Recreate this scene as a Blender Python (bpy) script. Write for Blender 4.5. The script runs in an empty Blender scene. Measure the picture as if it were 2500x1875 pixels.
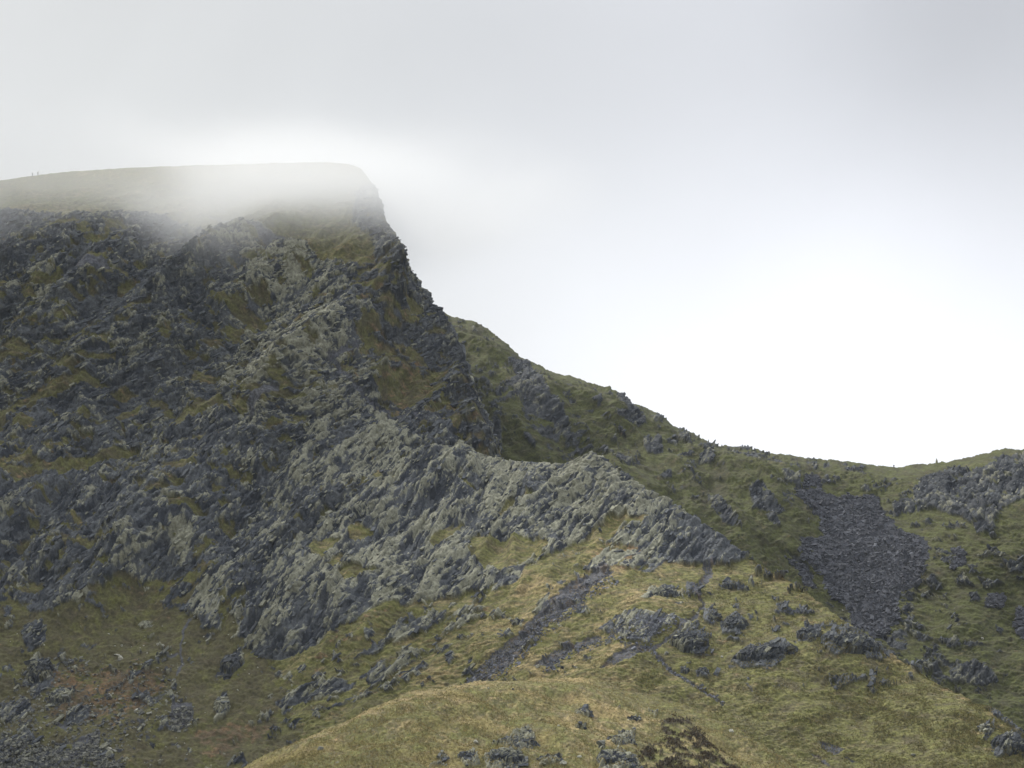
import bpy, math, random
import numpy as np
from mathutils import Vector
C = bpy.context.scene.collection
SC = bpy.context.scene
R = math.radians
random.seed(4)

# ------------------------------------------------------------------ camera
F = 4220.0                      # focal length in photograph pixels (2500 wide)
PITCH = R(7.0)
cam = bpy.data.cameras.new('camera'); cam.lens = 36.0 * F / 2500.0; cam.sensor_width = 36
cam.clip_start = 1; cam.clip_end = 20000
co = bpy.data.objects.new('camera', cam); C.objects.link(co)
co.location = (0, 0, 0); co.rotation_euler = (R(90) + PITCH, 0, 0); SC.camera = co

# ------------------------------------------------------------------ sky, sun, exposure
SUN_EL, SUN_AZ = R(44), R(-52)     # azimuth from +Y, negative = to the left
w = bpy.data.worlds.new("World"); SC.world = w; w.use_nodes = True
nt = w.node_tree; N = nt.nodes; L = nt.links; N.clear()
def nd(t, **k):
    n = N.new(t)
    for a, b in k.items(): setattr(n, a, b)
    return n
def mth(op, a, b=None, c=None, clamp=False):
    n = nd('ShaderNodeMath', operation=op); n.use_clamp = clamp
    for i, x in enumerate((a, b, c)):
        if x is None: continue
        if isinstance(x, (int, float)): n.inputs[i].default_value = x
        else: L.new(x, n.inputs[i])
    return n.outputs[0]
def sstep(x, lo, hi):
    n = nd('ShaderNodeMapRange', interpolation_type='SMOOTHSTEP')
    L.new(x, n.inputs[0]); n.inputs[1].default_value = lo; n.inputs[2].default_value = hi
    n.inputs[3].default_value = 0; n.inputs[4].default_value = 1
    return n.outputs[0]
sky = nd('ShaderNodeTexSky', sky_type='NISHITA'); sky.sun_disc = False
sky.sun_elevation = SUN_EL; sky.sun_rotation = SUN_AZ; sky.air_density = 1.5; sky.dust_density = 3
skyb = nd('ShaderNodeVectorMath', operation='SCALE'); L.new(sky.outputs[0], skyb.inputs[0]); skyb.inputs['Scale'].default_value = 0.10
tc = nd('ShaderNodeTexCoord'); sep = nd('ShaderNodeSeparateXYZ'); L.new(tc.outputs['Generated'], sep.inputs[0])
dx, dy, dz = sep.outputs
def blob(az, el, ra, re):           # soft spot of the overcast at a compass direction
    x = mth('DIVIDE', mth('SUBTRACT', dx, math.sin(R(az)) * math.cos(R(el))), math.sin(R(ra)))
    z = mth('DIVIDE', mth('SUBTRACT', dz, math.sin(R(el))), math.sin(R(re)))
    r2 = mth('ADD', mth('MULTIPLY', x, x), mth('MULTIPLY', z, z))
    e = mth('POWER', 2.718, mth('MULTIPLY', r2, -1.0))
    return mth('MULTIPLY', e, sstep(dy, 0.0, 0.3))
nz = nd('ShaderNodeTexNoise'); nz.inputs['Scale'].default_value = 3.4; nz.inputs['Detail'].default_value = 5
nz.inputs['Roughness'].default_value = .45; nz.inputs['Distortion'].default_value = .3
L.new(tc.outputs['Generated'], nz.inputs['Vector'])
nzc = mth('SUBTRACT', nz.outputs[0], .5)
SKY_BLOBS = [(10, 5.5, 11, 7.5, .42), (16.5, 18, 7, 7, -.13), (-14, 8.5, 7, 5.5, -.02), (-1, 19, 9, 5, -.05), (-10, 12, 12, 6, .06), (12, 11.5, 5, 3, .05)]
val = mth("ADD", mth("MULTIPLY", nzc, .30), .71)
for az, el, ra, re, k in SKY_BLOBS:
    val = mth('ADD', val, mth('MULTIPLY', blob(az, el, ra, re), k))
# overcast dome is brighter overhead, darker towards the ground
val = mth('ADD', val, mth('MULTIPLY', sstep(dz, .36, .85), 1.1))
tint = nd('ShaderNodeMix', data_type='RGBA'); L.new(sstep(dx, -.25, .22), tint.inputs[0])
tint.inputs[6].default_value = (.985, 1.0, 1.005, 1); tint.inputs[7].default_value = (.965, .985, 1.045, 1)
cl = nd('ShaderNodeVectorMath', operation='SCALE'); L.new(tint.outputs[2], cl.inputs[0]); L.new(val, cl.inputs['Scale'])
mx = nd('ShaderNodeMix', data_type='RGBA'); mx.inputs[0].default_value = .93
L.new(skyb.outputs[0], mx.inputs[6]); L.new(cl.outputs[0], mx.inputs[7])
bg = nd('ShaderNodeBackground'); L.new(mx.outputs[2], bg.inputs[0]); bg.inputs[1].default_value = 1.0
wo = nd('ShaderNodeOutputWorld'); L.new(bg.outputs[0], wo.inputs[0])

sl = bpy.data.lights.new('sun', 'SUN'); sl.energy = 3.9; sl.angle = R(10); sl.color = (1, .95, .87)
so = bpy.data.objects.new('sun', sl); C.objects.link(so)
sd = Vector((math.sin(SUN_AZ) * math.cos(SUN_EL), math.cos(SUN_AZ) * math.cos(SUN_EL), math.sin(SUN_EL)))
so.rotation_euler = sd.to_track_quat('Z', 'Y').to_euler(); so.location = (0, 0, 400)
SC.view_settings.view_transform = 'Standard'; SC.view_settings.look = 'None'
SC.view_settings.exposure = 0.12; SC.view_settings.gamma = 1
cy = SC.cycles
cy.max_bounces = 14; cy.diffuse_bounces = 3; cy.volume_bounces = 12
cy.volume_step_rate = 1.0; cy.volume_max_steps = 96
cy.use_denoising = True

# ------------------------------------------------------------------ numpy noise
def _h(ix, iy, s):
    h = (ix.astype(np.int64) * 374761393 + iy.astype(np.int64) * 668265263 + s * 1442695041) & 0xffffffff
    h = ((h ^ (h >> 13)) * 1274126177) & 0xffffffff
    h = ((h ^ (h >> 16)) * 2246822519) & 0xffffffff
    return ((h ^ (h >> 15)) & 0xffffff).astype(np.float32) / np.float32(0xffffff)
def vnoise(x, y, s):                 # gradient noise, about -1..1
    ix = np.floor(x); iy = np.floor(y); fx = (x - ix).astype(np.float32); fy = (y - iy).astype(np.float32)
    ux = fx * fx * fx * (fx * (fx * 6 - 15) + 10); uy = fy * fy * fy * (fy * (fy * 6 - 15) + 10)
    def g(a, b):
        t = _h(ix + a, iy + b, s) * 6.2831853
        return np.cos(t) * (fx - a) + np.sin(t) * (fy - b)
    a = g(0, 0); b = g(1, 0); c = g(0, 1); d = g(1, 1)
    return ((a + (b - a) * ux) * (1 - uy) + (c + (d - c) * ux) * uy) * 1.5
def _rot(x, y, i, s):
    c, q = math.cos(.6 + i * 1.1), math.sin(.6 + i * 1.1); k = 2.03 ** (i if i >= 0 else 0)
    return (x * c - y * q) * k + s * .37 + i * 5.3, (x * q + y * c) * k - s * .73 + i * 3.1
def fbm(x, y, s, o=4, r=.5):
    t = 0; a = 1; n = 0
    for i in range(o):
        t = t + a * vnoise(*_rot(x, y, i, s), s + i * 17); n += a; a *= r
    return t / n * 1.4
def ridged(x, y, s, o=4, r=.5):
    t = 0; a = 1; n = 0
    for i in range(o):
        k = 2.03 ** i; t = t + a * (1 - 2 * np.abs(vnoise(x * k + s * .37 + i * 5.3, y * k - s * .73, s + i * 17))); n += a; a *= r
    return t / n
def worley(x, y, s):                 # F1, F2-F1, cell random, offset to the cell's point
    ix = np.floor(x); iy = np.floor(y)
    f1 = np.full(x.shape, 9., np.float32); f2 = f1.copy(); rid = f1 * 0; ox = f1 * 0; oy = f1 * 0
    for a in (-1, 0, 1):
        for b in (-1, 0, 1):
            cx = ix + a; cyy = iy + b
            px = (cx + _h(cx, cyy, s) - x).astype(np.float32); py = (cyy + _h(cx, cyy, s + 7) - y).astype(np.float32)
            d = np.sqrt(px * px + py * py); m = d < f1
            f2 = np.where(m, f1, np.minimum(f2, d)); f1 = np.where(m, d, f1)
            rid = np.where(m, _h(cx, cyy, s + 31), rid); ox = np.where(m, px, ox); oy = np.where(m, py, oy)
    return f1, f2 - f1, rid, ox, oy
def ss(x, a, b):
    t = np.clip((x - a) / (b - a), 0, 1); return t * t * (3 - 2 * t)
def mixc(a, b, t): return a + (b - a) * t[..., None]

# ------------------------------------------------------------------ rays, polygons, depth surfaces
CP, SP = math.cos(PITCH), math.sin(PITCH)
def point(u, v, D):                  # photograph pixel + distance along +Y -> world point
    x = (u - 1250) / F; z = (937.5 - v) / F
    Y = CP - z * SP; Z = SP + z * CP
    return x / Y * D, D, Z / Y * D
def tps(pts, smooth=2.0):
    P = np.array(pts, float); n = len(P); X = P[:, :2] / 500.
    def ker(r2): return np.where(r2 > 0, r2 * np.log(r2 + 1e-12), 0)
    d = ((X[:, None] - X[None]) ** 2).sum(-1)
    A = np.zeros((n + 3, n + 3)); A[:n, :n] = ker(d) + np.eye(n) * smooth * .002
    A[:n, n] = 1; A[:n, n + 1:] = X; A[n, :n] = 1; A[n + 1:, :n] = X.T
    wt = np.linalg.solve(A, np.r_[P[:, 2], 0, 0, 0])
    def f(u, v):
        u = np.asarray(u, float) / 500.; v = np.asarray(v, float) / 500.
        r = wt[n] + wt[n + 1] * u + wt[n + 2] * v
        for i in range(n):
            r = r + wt[i] * ker((u - X[i, 0]) ** 2 + (v - X[i, 1]) ** 2)
        return r
    return f
def pm(u, v, pts, soft=6, crop=None, k=.339):
    """soft inside mask of a polygon traced on the photograph"""
    p = np.array(pts, np.float32)
    if crop is not None: p = p * k + np.array(crop, np.float32)
    out = np.zeros(u.shape, np.float32)
    b = soft * 2.5 + 2
    sel = (u > p[:, 0].min() - b) & (u < p[:, 0].max() + b) & (v > p[:, 1].min() - b) & (v < p[:, 1].max() + b)
    if not sel.any(): return out
    x = u[sel]; y = v[sel]; ins = np.zeros(x.shape, bool); dm = np.full(x.shape, 1e9, np.float32)
    for i in range(len(p)):
        a = p[i]; c = p[(i + 1) % len(p)]; e = c - a
        t = np.clip(((x - a[0]) * e[0] + (y - a[1]) * e[1]) / (e @ e + 1e-6), 0, 1)
        dm = np.minimum(dm, np.hypot(x - a[0] - t * e[0], y - a[1] - t * e[1]))
        cr = ((a[1] > y) != (c[1] > y)) & (x < e[0] * (y - a[1]) / (e[1] + 1e-9) + a[0]); ins ^= cr
    out[sel] = ss(np.where(ins, dm, -dm), -soft, soft)
    return out
def strip(u, v, pts, wd, soft=3):
    """soft mask along a polyline; each point (u, v) with half width wd"""
    out = np.zeros(u.shape, np.float32); p = np.array(pts, np.float32)
    b = wd * 3 + soft
    sel = (u > p[:, 0].min() - b) & (u < p[:, 0].max() + b) & (v > p[:, 1].min() - b) & (v < p[:, 1].max() + b)
    if not sel.any(): return out
    x = u[sel]; y = v[sel]; dm = np.full(x.shape, 1e9, np.float32)
    for a, c in zip(p[:-1], p[1:]):
        e = c - a; t = np.clip(((x - a[0]) * e[0] + (y - a[1]) * e[1]) / (e @ e), 0, 1)
        dm = np.minimum(dm, np.hypot(x - a[0] - t * e[0], y - a[1] - t * e[1]))
    out[sel] = ss(-dm, -wd - soft, -wd + soft)
    return out

# ------------------------------------------------------------------ materials
def base_mat(name, attr=True, col=(.1, .1, .1), rough=.95, nscale=1.4, lo=.55, hi=1.45, bump=.5, bdist=.4):
    m = bpy.data.materials.new(name); m.use_nodes = True; t = m.node_tree; n = t.nodes; l = t.links
    b = n['Principled BSDF']; b.inputs['Roughness'].default_value = rough; b.inputs['Specular IOR Level'].default_value = .25
    g = n.new('ShaderNodeNewGeometry')
    no = n.new('ShaderNodeTexNoise'); no.inputs['Scale'].default_value = nscale; no.inputs['Detail'].default_value = 5
    no.inputs['Roughness'].default_value = .65; l.new(g.outputs['Position'], no.inputs['Vector'])
    mr = n.new('ShaderNodeMapRange'); l.new(no.outputs[0], mr.inputs[0]); mr.inputs[1].default_value = .3; mr.inputs[2].default_value = .7
    mr.inputs[3].default_value = lo; mr.inputs[4].default_value = hi
    sc = n.new('ShaderNodeVectorMath'); sc.operation = 'SCALE'
    if attr:
        a = n.new('ShaderNodeAttribute'); a.attribute_name = 'albedo'; l.new(a.outputs['Color'], sc.inputs[0])
    else: sc.inputs[0].default_value = col
    l.new(mr.outputs[0], sc.inputs['Scale']); l.new(sc.outputs[0], b.inputs['Base Color'])
    bp = n.new('ShaderNodeBump'); bp.inputs['Strength'].default_value = bump; bp.inputs['Distance'].default_value = bdist
    l.new(no.outputs[0], bp.inputs['Height']); l.new(bp.outputs[0], b.inputs['Normal'])
    return m
M_LAND = base_mat('moorland')
M_STONE = base_mat('slate stone', nscale=2.5)

def link_mesh(name, verts, faces, mat, col=None, smooth=True):
    me = bpy.data.meshes.new(name)
    nv = len(verts); nf = len(faces); k = faces.shape[1]
    me.vertices.add(nv); me.vertices.foreach_set('co', np.ascontiguousarray(verts, np.float32).ravel())
    me.loops.add(nf * k); me.loops.foreach_set('vertex_index', np.ascontiguousarray(faces, np.int32).ravel())
    me.polygons.add(nf); me.polygons.foreach_set('loop_start', np.arange(0, nf * k, k, dtype=np.int32))
    me.update(calc_edges=True)
    me.polygons.foreach_set('use_smooth', np.broadcast_to(smooth, nf).copy())
    if col is not None:
        at = me.attributes.new('albedo', 'FLOAT_COLOR', 'POINT')
        c = np.ones((nv, 4), np.float32); c[:, :3] = col; at.data.foreach_set('color', c.ravel())
    me.materials.append(mat)
    o = bpy.data.objects.new(name, me); C.objects.link(o)
    return o
def tag(o, label=None, cat=None, group=None, kind=None):
    if label: o['label'] = label
    if cat: o['category'] = cat
    if group: o['group'] = group
    if kind: o['kind'] = kind
    return o

# albedos
A = lambda *c: np.array(c, np.float32)
LICHEN = A(.185, .185, .138); GREY = A(.074, .080, .086); DARK = A(.024, .028, .036); SLATE = A(.075, .078, .092)
GREEN = A(.094, .094, .032); OLIVE = A(.064, .058, .029); STRAW = A(.180, .140, .070); BRACK = A(.125, .083, .046)
HEATH = A(.040, .034, .022); SCREE = A(.066, .069, .082)

def rockwork(X, Z, ang, seed, coarse=9., stretch=2.6, tilt=1., rk_=1.):
    """blocky, cleaved bedrock: plates standing proud of each other with sharp joints; returns relief (m), block random numbers"""
    wx = X + 1.3 * fbm(X / 13, Z / 13, seed + 90, 2) + .13 * fbm(X / 1.6, Z / 1.6, seed + 91, 2, .6); wz = Z + 1.3 * fbm(X / 13, Z / 13, seed + 95, 2) + .13 * fbm(X / 1.6, Z / 1.6, seed + 96, 2, .6)
    ca, sa = math.cos(ang), math.sin(ang)
    a = wx * ca + wz * sa; b = -wx * sa + wz * ca          # a runs along the cleavage
    h = 0; rs = []
    size = coarse
    for i, am in enumerate((.12, .18, .22, .24)):
        f1, e, rid, ox, oy = worley(a / (size * stretch), b / size, seed + i * 101)
        r2 = (rid * 977.7) % 1
        r3 = (rid * 313.3) % 1
        t = (rid - .5) * 1.0 + tilt * (oy * (.9 + 1.3 * (r2 - .4)) + ox * 1.3 * (r3 - .5))
        h = h + size * am * t - (.26 + .09 * size) * ss(e * size, .40, .05)
        rs.append(rid); size /= 2.15
        if i == 1: stretch *= .75
    rib = ridged(b / 1.25 + .5 * fbm(X / 3, Z / 3, seed + 61, 2), a / 9, seed + 60, 2)
    rib2 = ridged(b / 3.2, a / 28, seed + 63, 2)
    h = h + rk_ * (.55 * rib + .9 * rib2); rs.append(.25 * rib + .25 * rib2 + .5)
    return h, rs

def unit(a): return a / (np.linalg.norm(a, axis=-1, keepdims=True) + 1e-9)
BOX = np.array([(x, y, z) for z in (-1, 1) for y in (-1, 1) for x in (-1, 1)], np.float32)
BOXF = np.array([(0, 2, 3, 1), (4, 5, 7, 6), (0, 1, 5, 4), (2, 6, 7, 3), (0, 4, 6, 2), (1, 3, 7, 5)])
def blocks(rng, pos, t, n, half, jit=.22, lean=.35):
    """many broken blocks: centre, long axis t, outward n, half sizes -> verts, faces"""
    k = len(pos); n = unit(n); t = unit(t - n * (t * n).sum(-1, keepdims=True)); b = np.cross(n, t)
    al = rng.normal(0, lean, (k, 1)); n2 = n * np.cos(al) + b * np.sin(al); b2 = np.cross(n2, t)
    be = rng.normal(0, lean * .4, (k, 1)); t2 = t * np.cos(be) + n2 * np.sin(be); n3 = np.cross(t2, b2)
    c = BOX[None] * (1 + rng.uniform(-jit, jit, (k, 8, 3))) * half[:, None, :]
    c[:, :, 0] += c[:, :, 2] * rng.uniform(-.6, .6, (k, 1)); 
    v = pos[:, None] + c[..., 0:1] * t2[:, None] + c[..., 1:2] * b2[:, None] + c[..., 2:3] * n3[:, None]
    f = BOXF[None] + (np.arange(k) * 8)[:, None, None]
    return v.reshape(-1, 3), f.reshape(-1, 4)
def build_layer(name, u0, u1, du, topf, v_bot, nrow, depth, detail, back=(14, 3., .35, .02), roundw=None, slabs=None):
    """sheet of land: columns across, rows from v_bot up to the skyline topf(u), then folded over the back"""
    us = np.arange(u0, u1 + du, du, dtype=np.float64); nc = len(us)
    vt = topf(us)
    t = np.linspace(0, 1, nrow)[:, None]
    V = v_bot + (vt[None] - v_bot) * t; U = np.broadcast_to(us[None], V.shape)
    D = depth(U, V)
    if roundw:
        wd, am = roundw
        s = np.clip((V - vt[None]) / wd, 0, 1); k = am(us) if callable(am) else am
        D = D + k * (1 - s) ** 3
    X, Y, Z = point(U, V, D)
    nb, st, dr, dr2 = back
    j = (np.arange(1, nb + 1) ** 1.6)[:, None] * st
    Yb = Y[-1][None] + j; Xb = np.broadcast_to(X[-1][None], Yb.shape) * (1 + j / Y[-1][None]); Zb = Z[-1][None] - dr * j - dr2 * j * j / 10
    P = np.stack([np.vstack([X, Xb]), np.vstack([Y, Yb]), np.vstack([Z, Zb])], -1)
    Uf = np.vstack([U, np.broadcast_to(us[None], Yb.shape)]).astype(np.float32)
    Vf = np.vstack([V, np.broadcast_to(vt[None], Yb.shape)]).astype(np.float32)
    du_ = np.gradient(P, axis=1); dv_ = np.gradient(P, axis=0)
    n = np.cross(du_, dv_); n /= np.linalg.norm(n, axis=-1, keepdims=True) + 1e-9
    h, col, vec = detail(Uf, Vf, P[..., 0].astype(np.float32), P[..., 1].astype(np.float32), P[..., 2].astype(np.float32), vt)
    P = P + n * h[..., None]
    if vec is not None: P = P + vec
    R_, Cn = P.shape[:2]
    i = np.arange(R_ * Cn).reshape(R_, Cn)
    f = np.stack([i[:-1, :-1], i[:-1, 1:], i[1:, 1:], i[1:, :-1]], -1).reshape(-1, 4)
    vs, fs, cs, flat = P.reshape(-1, 3), f, np.clip(col, .01, .6).reshape(-1, 3), 0
    if slabs:                                             # loose-jointed slabs standing on the bedrock, part of the same hill
        cnt, size, seed = slabs; rng = np.random.default_rng(seed); rm, pl, an = detail.last
        wgt = rm[:nrow].ravel() * np.linalg.norm(np.cross(du_, dv_), axis=-1)[:nrow].ravel().clip(0, .6)
        idx = np.searchsorted(np.cumsum(wgt), rng.uniform(0, wgt.sum(), cnt)).clip(0, wgt.size - 1)
        nn_ = n[:nrow].reshape(-1, 3)[idx]; pp = P[:nrow].reshape(-1, 3)[idx]; aa = an[:nrow].ravel()[idx] + rng.normal(0, .12, cnt)
        ny = np.minimum(nn_[:, 1], -.25); tt = np.stack([np.cos(aa), -(np.cos(aa) * nn_[:, 0] + np.sin(aa) * nn_[:, 2]) / ny, np.sin(aa)], -1)
        sz = size * np.exp(rng.normal(0, .4, cnt).clip(-.8, .8)); half = np.stack([sz * rng.uniform(.8, 1.9, cnt), sz * rng.uniform(.3, .6, cnt), sz * rng.uniform(.18, .4, cnt)], -1)
        bv, bf = blocks(rng, pp - nn_ * (half[:, 2:] * .45), tt, nn_, half, .34, .3)
        k = pl[:nrow].ravel()[idx] + rng.uniform(-.35, .35, cnt) + .05
        bc = mixc(mixc(np.broadcast_to(DARK * 1.4, (cnt, 3)), GREY, rng.uniform(.2, 1, cnt).astype(np.float32)), LICHEN, ss(k, .30, .42).astype(np.float32) * .9) * rng.uniform(.8, 1.15, (cnt, 1))
        fs = np.vstack([fs, bf + len(vs)]); vs = np.vstack([vs, bv]); cs = np.vstack([cs, np.repeat(bc, 8, 0)]); flat = len(bf)
    sm_ = np.ones(len(fs), bool); sm_[len(fs) - flat:] = False
    o = link_mesh(name, vs, fs, M_LAND, cs, sm_)
    tag(o, kind='structure')
    # bilinear look-up of the finished surface, for things that stand on it
    def on(u, v):
        c = (u - u0) / du; ci = int(min(max(c, 0), nc - 2)); top = vt[ci]
        r = (v - v_bot) / (top - v_bot) * (nrow - 1); ri = int(min(max(r, 0), nrow - 2))
        p = P[ri, ci]; nn = n[ri, ci]
        return Vector(p), Vector(nn)
    return o, on
def top_line(pts, jag=0, seed=0, jag_from=None):
    p = np.array(pts, float)
    def f(u):
        v = np.interp(u, p[:, 0], p[:, 1])
        if jag:
            u_ = np.asarray(u, float); z = u_ * 0
            k = jag if jag_from is None else jag * ss(u_, *jag_from)
            v = v - k * (fbm(u_ / 26, z + .5, seed, 4, .6))
        return v
    return f

def grass_relief(X, T, s):           # tussocks and terracettes; T = second surface coordinate
    return .8 * fbm(X / 9, T / 5, s, 3) + .6 * fbm(X / 2.2, T / 1.4, s + 3, 3, .65) * (.5 + ss(fbm(X / 14, T / 9, s + 4, 2), -.4, .5)) + 1.2 * fbm(X / 30, T / 22, s + 5, 2)
def rock_colour(rs, pale, X, Z, s):
    c = mixc(np.broadcast_to(DARK, X.shape + (3,)), GREY, ss(rs[1] * .5 + rs[2] * .6 + rs[4] * .35 + .3 * fbm(X / 8, Z / 8, s, 3), .45, .95))  # crevice shade put into the colour: plates lying low get darker rock
    k = .20 * rs[0] + .36 * rs[1] + .40 * rs[2] + .2 * rs[3] + .6 * (rs[4] - .35) - .0 + .26 * fbm(X / 9, Z / 9, s + 9, 4, .6)
    c = mixc(c, LICHEN, ss(k, 1.02 - pale, 1.14 - pale) * .95)
    return c * (.85 + .3 * rs[3])[..., None]
def grass_colour(X, T, s, dry, brack):
    a = fbm(X / 16, T / 9, s, 4, .6); b = fbm(X / 1.9, T / .8, s + 4, 3, .6); d = fbm(X / 5, T / 2.5, s + 8, 4, .65)
    c = mixc(np.broadcast_to(GREEN, X.shape + (3,)), OLIVE, ss(d, -.5, .6))
    c = mixc(c, STRAW, np.clip(ss(a * .5 + b * .5 + d * .35 + dry, .1, 1.0), 0, 1) * .85)
    c = mixc(c, BRACK, np.clip(ss(d * .7 + b * .6 + brack, .35, .8), 0, 1))
    sp = ss(fbm(X / .95, T / .6, s + 12, 3, .65) + .35 * d, .18, .5)
    return mixc(c, HEATH * 1.25, sp * .55) * (1 + .34 * b + .22 * d)[..., None]

C0 = (0, 900); C5 = (600, 850); C6 = (1200, 850); C7 = (1750, 1000); C8 = (1400, 1313); C1 = (0, 1313); C2 = (600, 1313)
CK = (1000, 1550); CE = (1750, 1400); C3 = (500, 350)
mx_ = np.maximum
def anyp(U, V, polys, crop=None, k=.339, soft=5):
    m = np.zeros(U.shape, np.float32)
    for p in polys: m = mx_(m, pm(U, V, p, soft, crop, k))
    return m

# ------------------------------------------------------------------ main mountain (cloud capped face)
M_TOP = [(-200, 468), (0, 440), (150, 421), (320, 408), (500, 403), (680, 397), (790, 394), (850, 401), (883, 414), (900, 436), (925, 482), (940, 535),
         (964, 585), (985, 633), (1004, 668), (1024, 701), (1055, 740), (1086, 770), (1110, 815), (1131, 860), (1150, 930), (1168, 975), (1188, 1017), (1208, 1068), (1240, 1150), (1280, 1260), (1340, 1420)]
M_D = tps([(-200, 470, 642), (0, 440, 640), (400, 405, 645), (800, 395, 640), (935, 530, 612), (990, 690, 588), (1100, 870, 560), (1230, 1127, 532), (1330, 1400, 500),
           (0, 560, 606), (400, 560, 606), (700, 600, 596), (880, 620, 594), (0, 900, 560), (250, 900, 556), (450, 900, 560), (720, 900, 541), (950, 900, 552), (1080, 1000, 545),
           (0, 1200, 520), (250, 1150, 528), (400, 1250, 503), (650, 1180, 516), (0, 1450, 478), (200, 1500, 468), (400, 1450, 474), (700, 1450, 478), (1000, 1500, 470),
           (0, 1650, 452), (400, 1650, 446), (800, 1650, 440), (-200, 1920, 416), (0, 1920, 415), (400, 1920, 410), (700, 1920, 405), (1300, 1900, 420), (-200, 900, 562), (-200, 1450, 478)])
def M_detail(U, V, X, Y, Z, vt):
    wu = U + 16 * fbm(X / 9, Z / 7, 11, 4, .6); wv = V + 9 * fbm(X / 8, Z / 6, 12, 4, .6)
    # grass masks
    g = anyp(wu, wv, [[(1180, 560), (1300, 450), (1500, 310), (1650, 290), (1720, 380), (1800, 520), (1650, 470), (1500, 480), (1380, 560), (1200, 600), (930, 590)],
        [(1740, 310), (1870, 380), (1840, 520), (1790, 470)],
        [(20, 870), (140, 900), (300, 850), (600, 740), (900, 640), (1040, 600), (1000, 690), (800, 760), (650, 880), (500, 900), (300, 930), (160, 1000), (0, 930)],
        [(720, 470), (900, 370), (1060, 320), (980, 400), (900, 460), (930, 540), (860, 470), (760, 480)],
        [(550, 440), (700, 440), (720, 480), (560, 500)], [(400, 210), (490, 200), (490, 235), (430, 260)],
        [(540, 255), (720, 150), (810, 175), (650, 235)], [(800, 280), (880, 220), (1000, 230), (850, 290)], [(650, 75), (850, 0), (850, 30), (700, 80)],
        [(290, 350), (480, 290), (460, 330), (300, 390)], [(-20, 380), (100, 420), (60, 520), (-20, 580)], [(130, 520), (290, 540), (200, 640), (120, 620)],
        [(1880, 1230), (2120, 1090), (2212, 1060), (2100, 1170), (1950, 1270), (1890, 1310)], [(1220, 1200), (1500, 1230), (1480, 1290), (1250, 1260)],
        [(420, 20), (560, 60), (580, 100), (470, 70)], [(1400, 20), (1640, 60), (1400, 130)], [(430, 1380), (540, 1400), (500, 1450)]], C0, soft=4)
    k5 = (0, 500)
    g = mx_(g, anyp(wu, wv, [[(0, 1180), (130, 1120), (330, 1040), (480, 1010), (500, 1060), (250, 1150), (100, 1200)], [(260, 230), (420, 180), (450, 210), (0, 290), (0, 250)],
        [(430, 300), (560, 290), (680, 310), (640, 340), (560, 330)], [(630, 520), (760, 480), (770, 560), (650, 580)], [(660, 690), (840, 600), (830, 630), (700, 700)],
        [(10, 830), (130, 810), (280, 880), (120, 890)], [(440, 790), (560, 740), (570, 770), (450, 830)], [(1240, 560), (1500, 590), (1380, 640), (1260, 620)],
        [(30, 680), (180, 680), (170, 700), (60, 700)], [(490, 930), (620, 890), (600, 920), (500, 940)]], k5, .452, 4))
    gtop = pm(wu, wv, [(-300, 200), (-300, 525), (60, 527), (120, 531), (180, 552), (290, 550), (340, 540), (400, 545), (500, 575), (600, 575), (640, 590), (720, 595), (790, 655), (870, 690), (905, 690), (910, 600), (860, 560), (860, 480), (910, 440), (960, 300), (960, 200)], 7)
    # bowl floor
    gb = pm(wu, wv, [(-300, 1475), (0, 1470), (60, 1500), (90, 1525), (200, 1512), (270, 1470), (320, 1450), (420, 1440), (490, 1442), (500, 1500), (560, 1505), (590, 1590), (700, 1600), (1400, 1600), (1400, 2000), (-300, 2000)], 7)
    gbs = pm(U, V, [(-400, 1500), (280, 1480), (500, 1460), (600, 1600), (1500, 1620), (1500, 2100), (-400, 2100)], 110)
    right = pm(wu, wv, [(780, 640), (900, 640), (1010, 760), (1110, 930), (1260, 1160), (1260, 1200), (1000, 1060), (860, 960), (830, 880), (900, 800), (820, 740)], 14)
    ng = fbm(X / 7, Z / 3.2, 21, 4, .6) + .5 * fbm(X / 25, Z / 14, 22, 3)
    led = ss(ng, .20, .32)                                   # small ledges of rough grass everywhere
    g = mx_(g, mx_(gtop, gb)); g = mx_(g, led * (.85 + .1 * right)); g = mx_(g, right * ss(ng, -.02, .16))
    g = mx_(g, pm(wu, wv, [(900, 925), (990, 900), (1060, 920), (1070, 990), (1010, 1010), (930, 970)], 8))
    # crags and scree lying in the grass
    rk = anyp(wu, wv, [[(200, 690), (330, 680), (370, 740), (330, 850), (210, 880), (190, 760)], [(230, 950), (300, 910), (390, 1050), (330, 1130), (240, 1180), (225, 1030)],
        [(390, 1160), (500, 1110), (540, 1160), (430, 1260)], [(1440, 480), (1540, 450), (1600, 570), (1600, 720), (1480, 740), (1320, 590)],
        [(1590, 970), (1720, 860), (1760, 960), (1640, 1060), (1610, 1020)], [(1560, 1200), (1660, 1130), (1640, 1310), (1560, 1360)],
        [(1160, 500), (1300, 450), (1420, 460), (1360, 500), (1200, 540)], [(2040, 930), (2100, 780), (2212, 700), (2212, 930)], [(1480, 720), (1590, 710), (1590, 760)],
        [(2000, 1220), (2120, 1140), (2212, 1100), (2212, 1230), (2050, 1290)], [(0, 1240), (200, 1180), (240, 1290), (60, 1350), (0, 1340)],
        [(230, 580), (330, 560), (620, 540), (380, 640)], [(520, 1280), (660, 1230), (660, 1310), (540, 1390), (480, 1370)], [(1130, 830), (1200, 840), (1180, 860)]], C1, soft=3)
    nb_ = fbm(X / 4, Z / 2.2, 31, 4, .65) + .35 * fbm(X / 14, Z / 8, 33, 2)
    rk = rk * ss(fbm(X / 2.6, Z / 2.0, 35, 4, .6) + .6, 0, .25)
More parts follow.
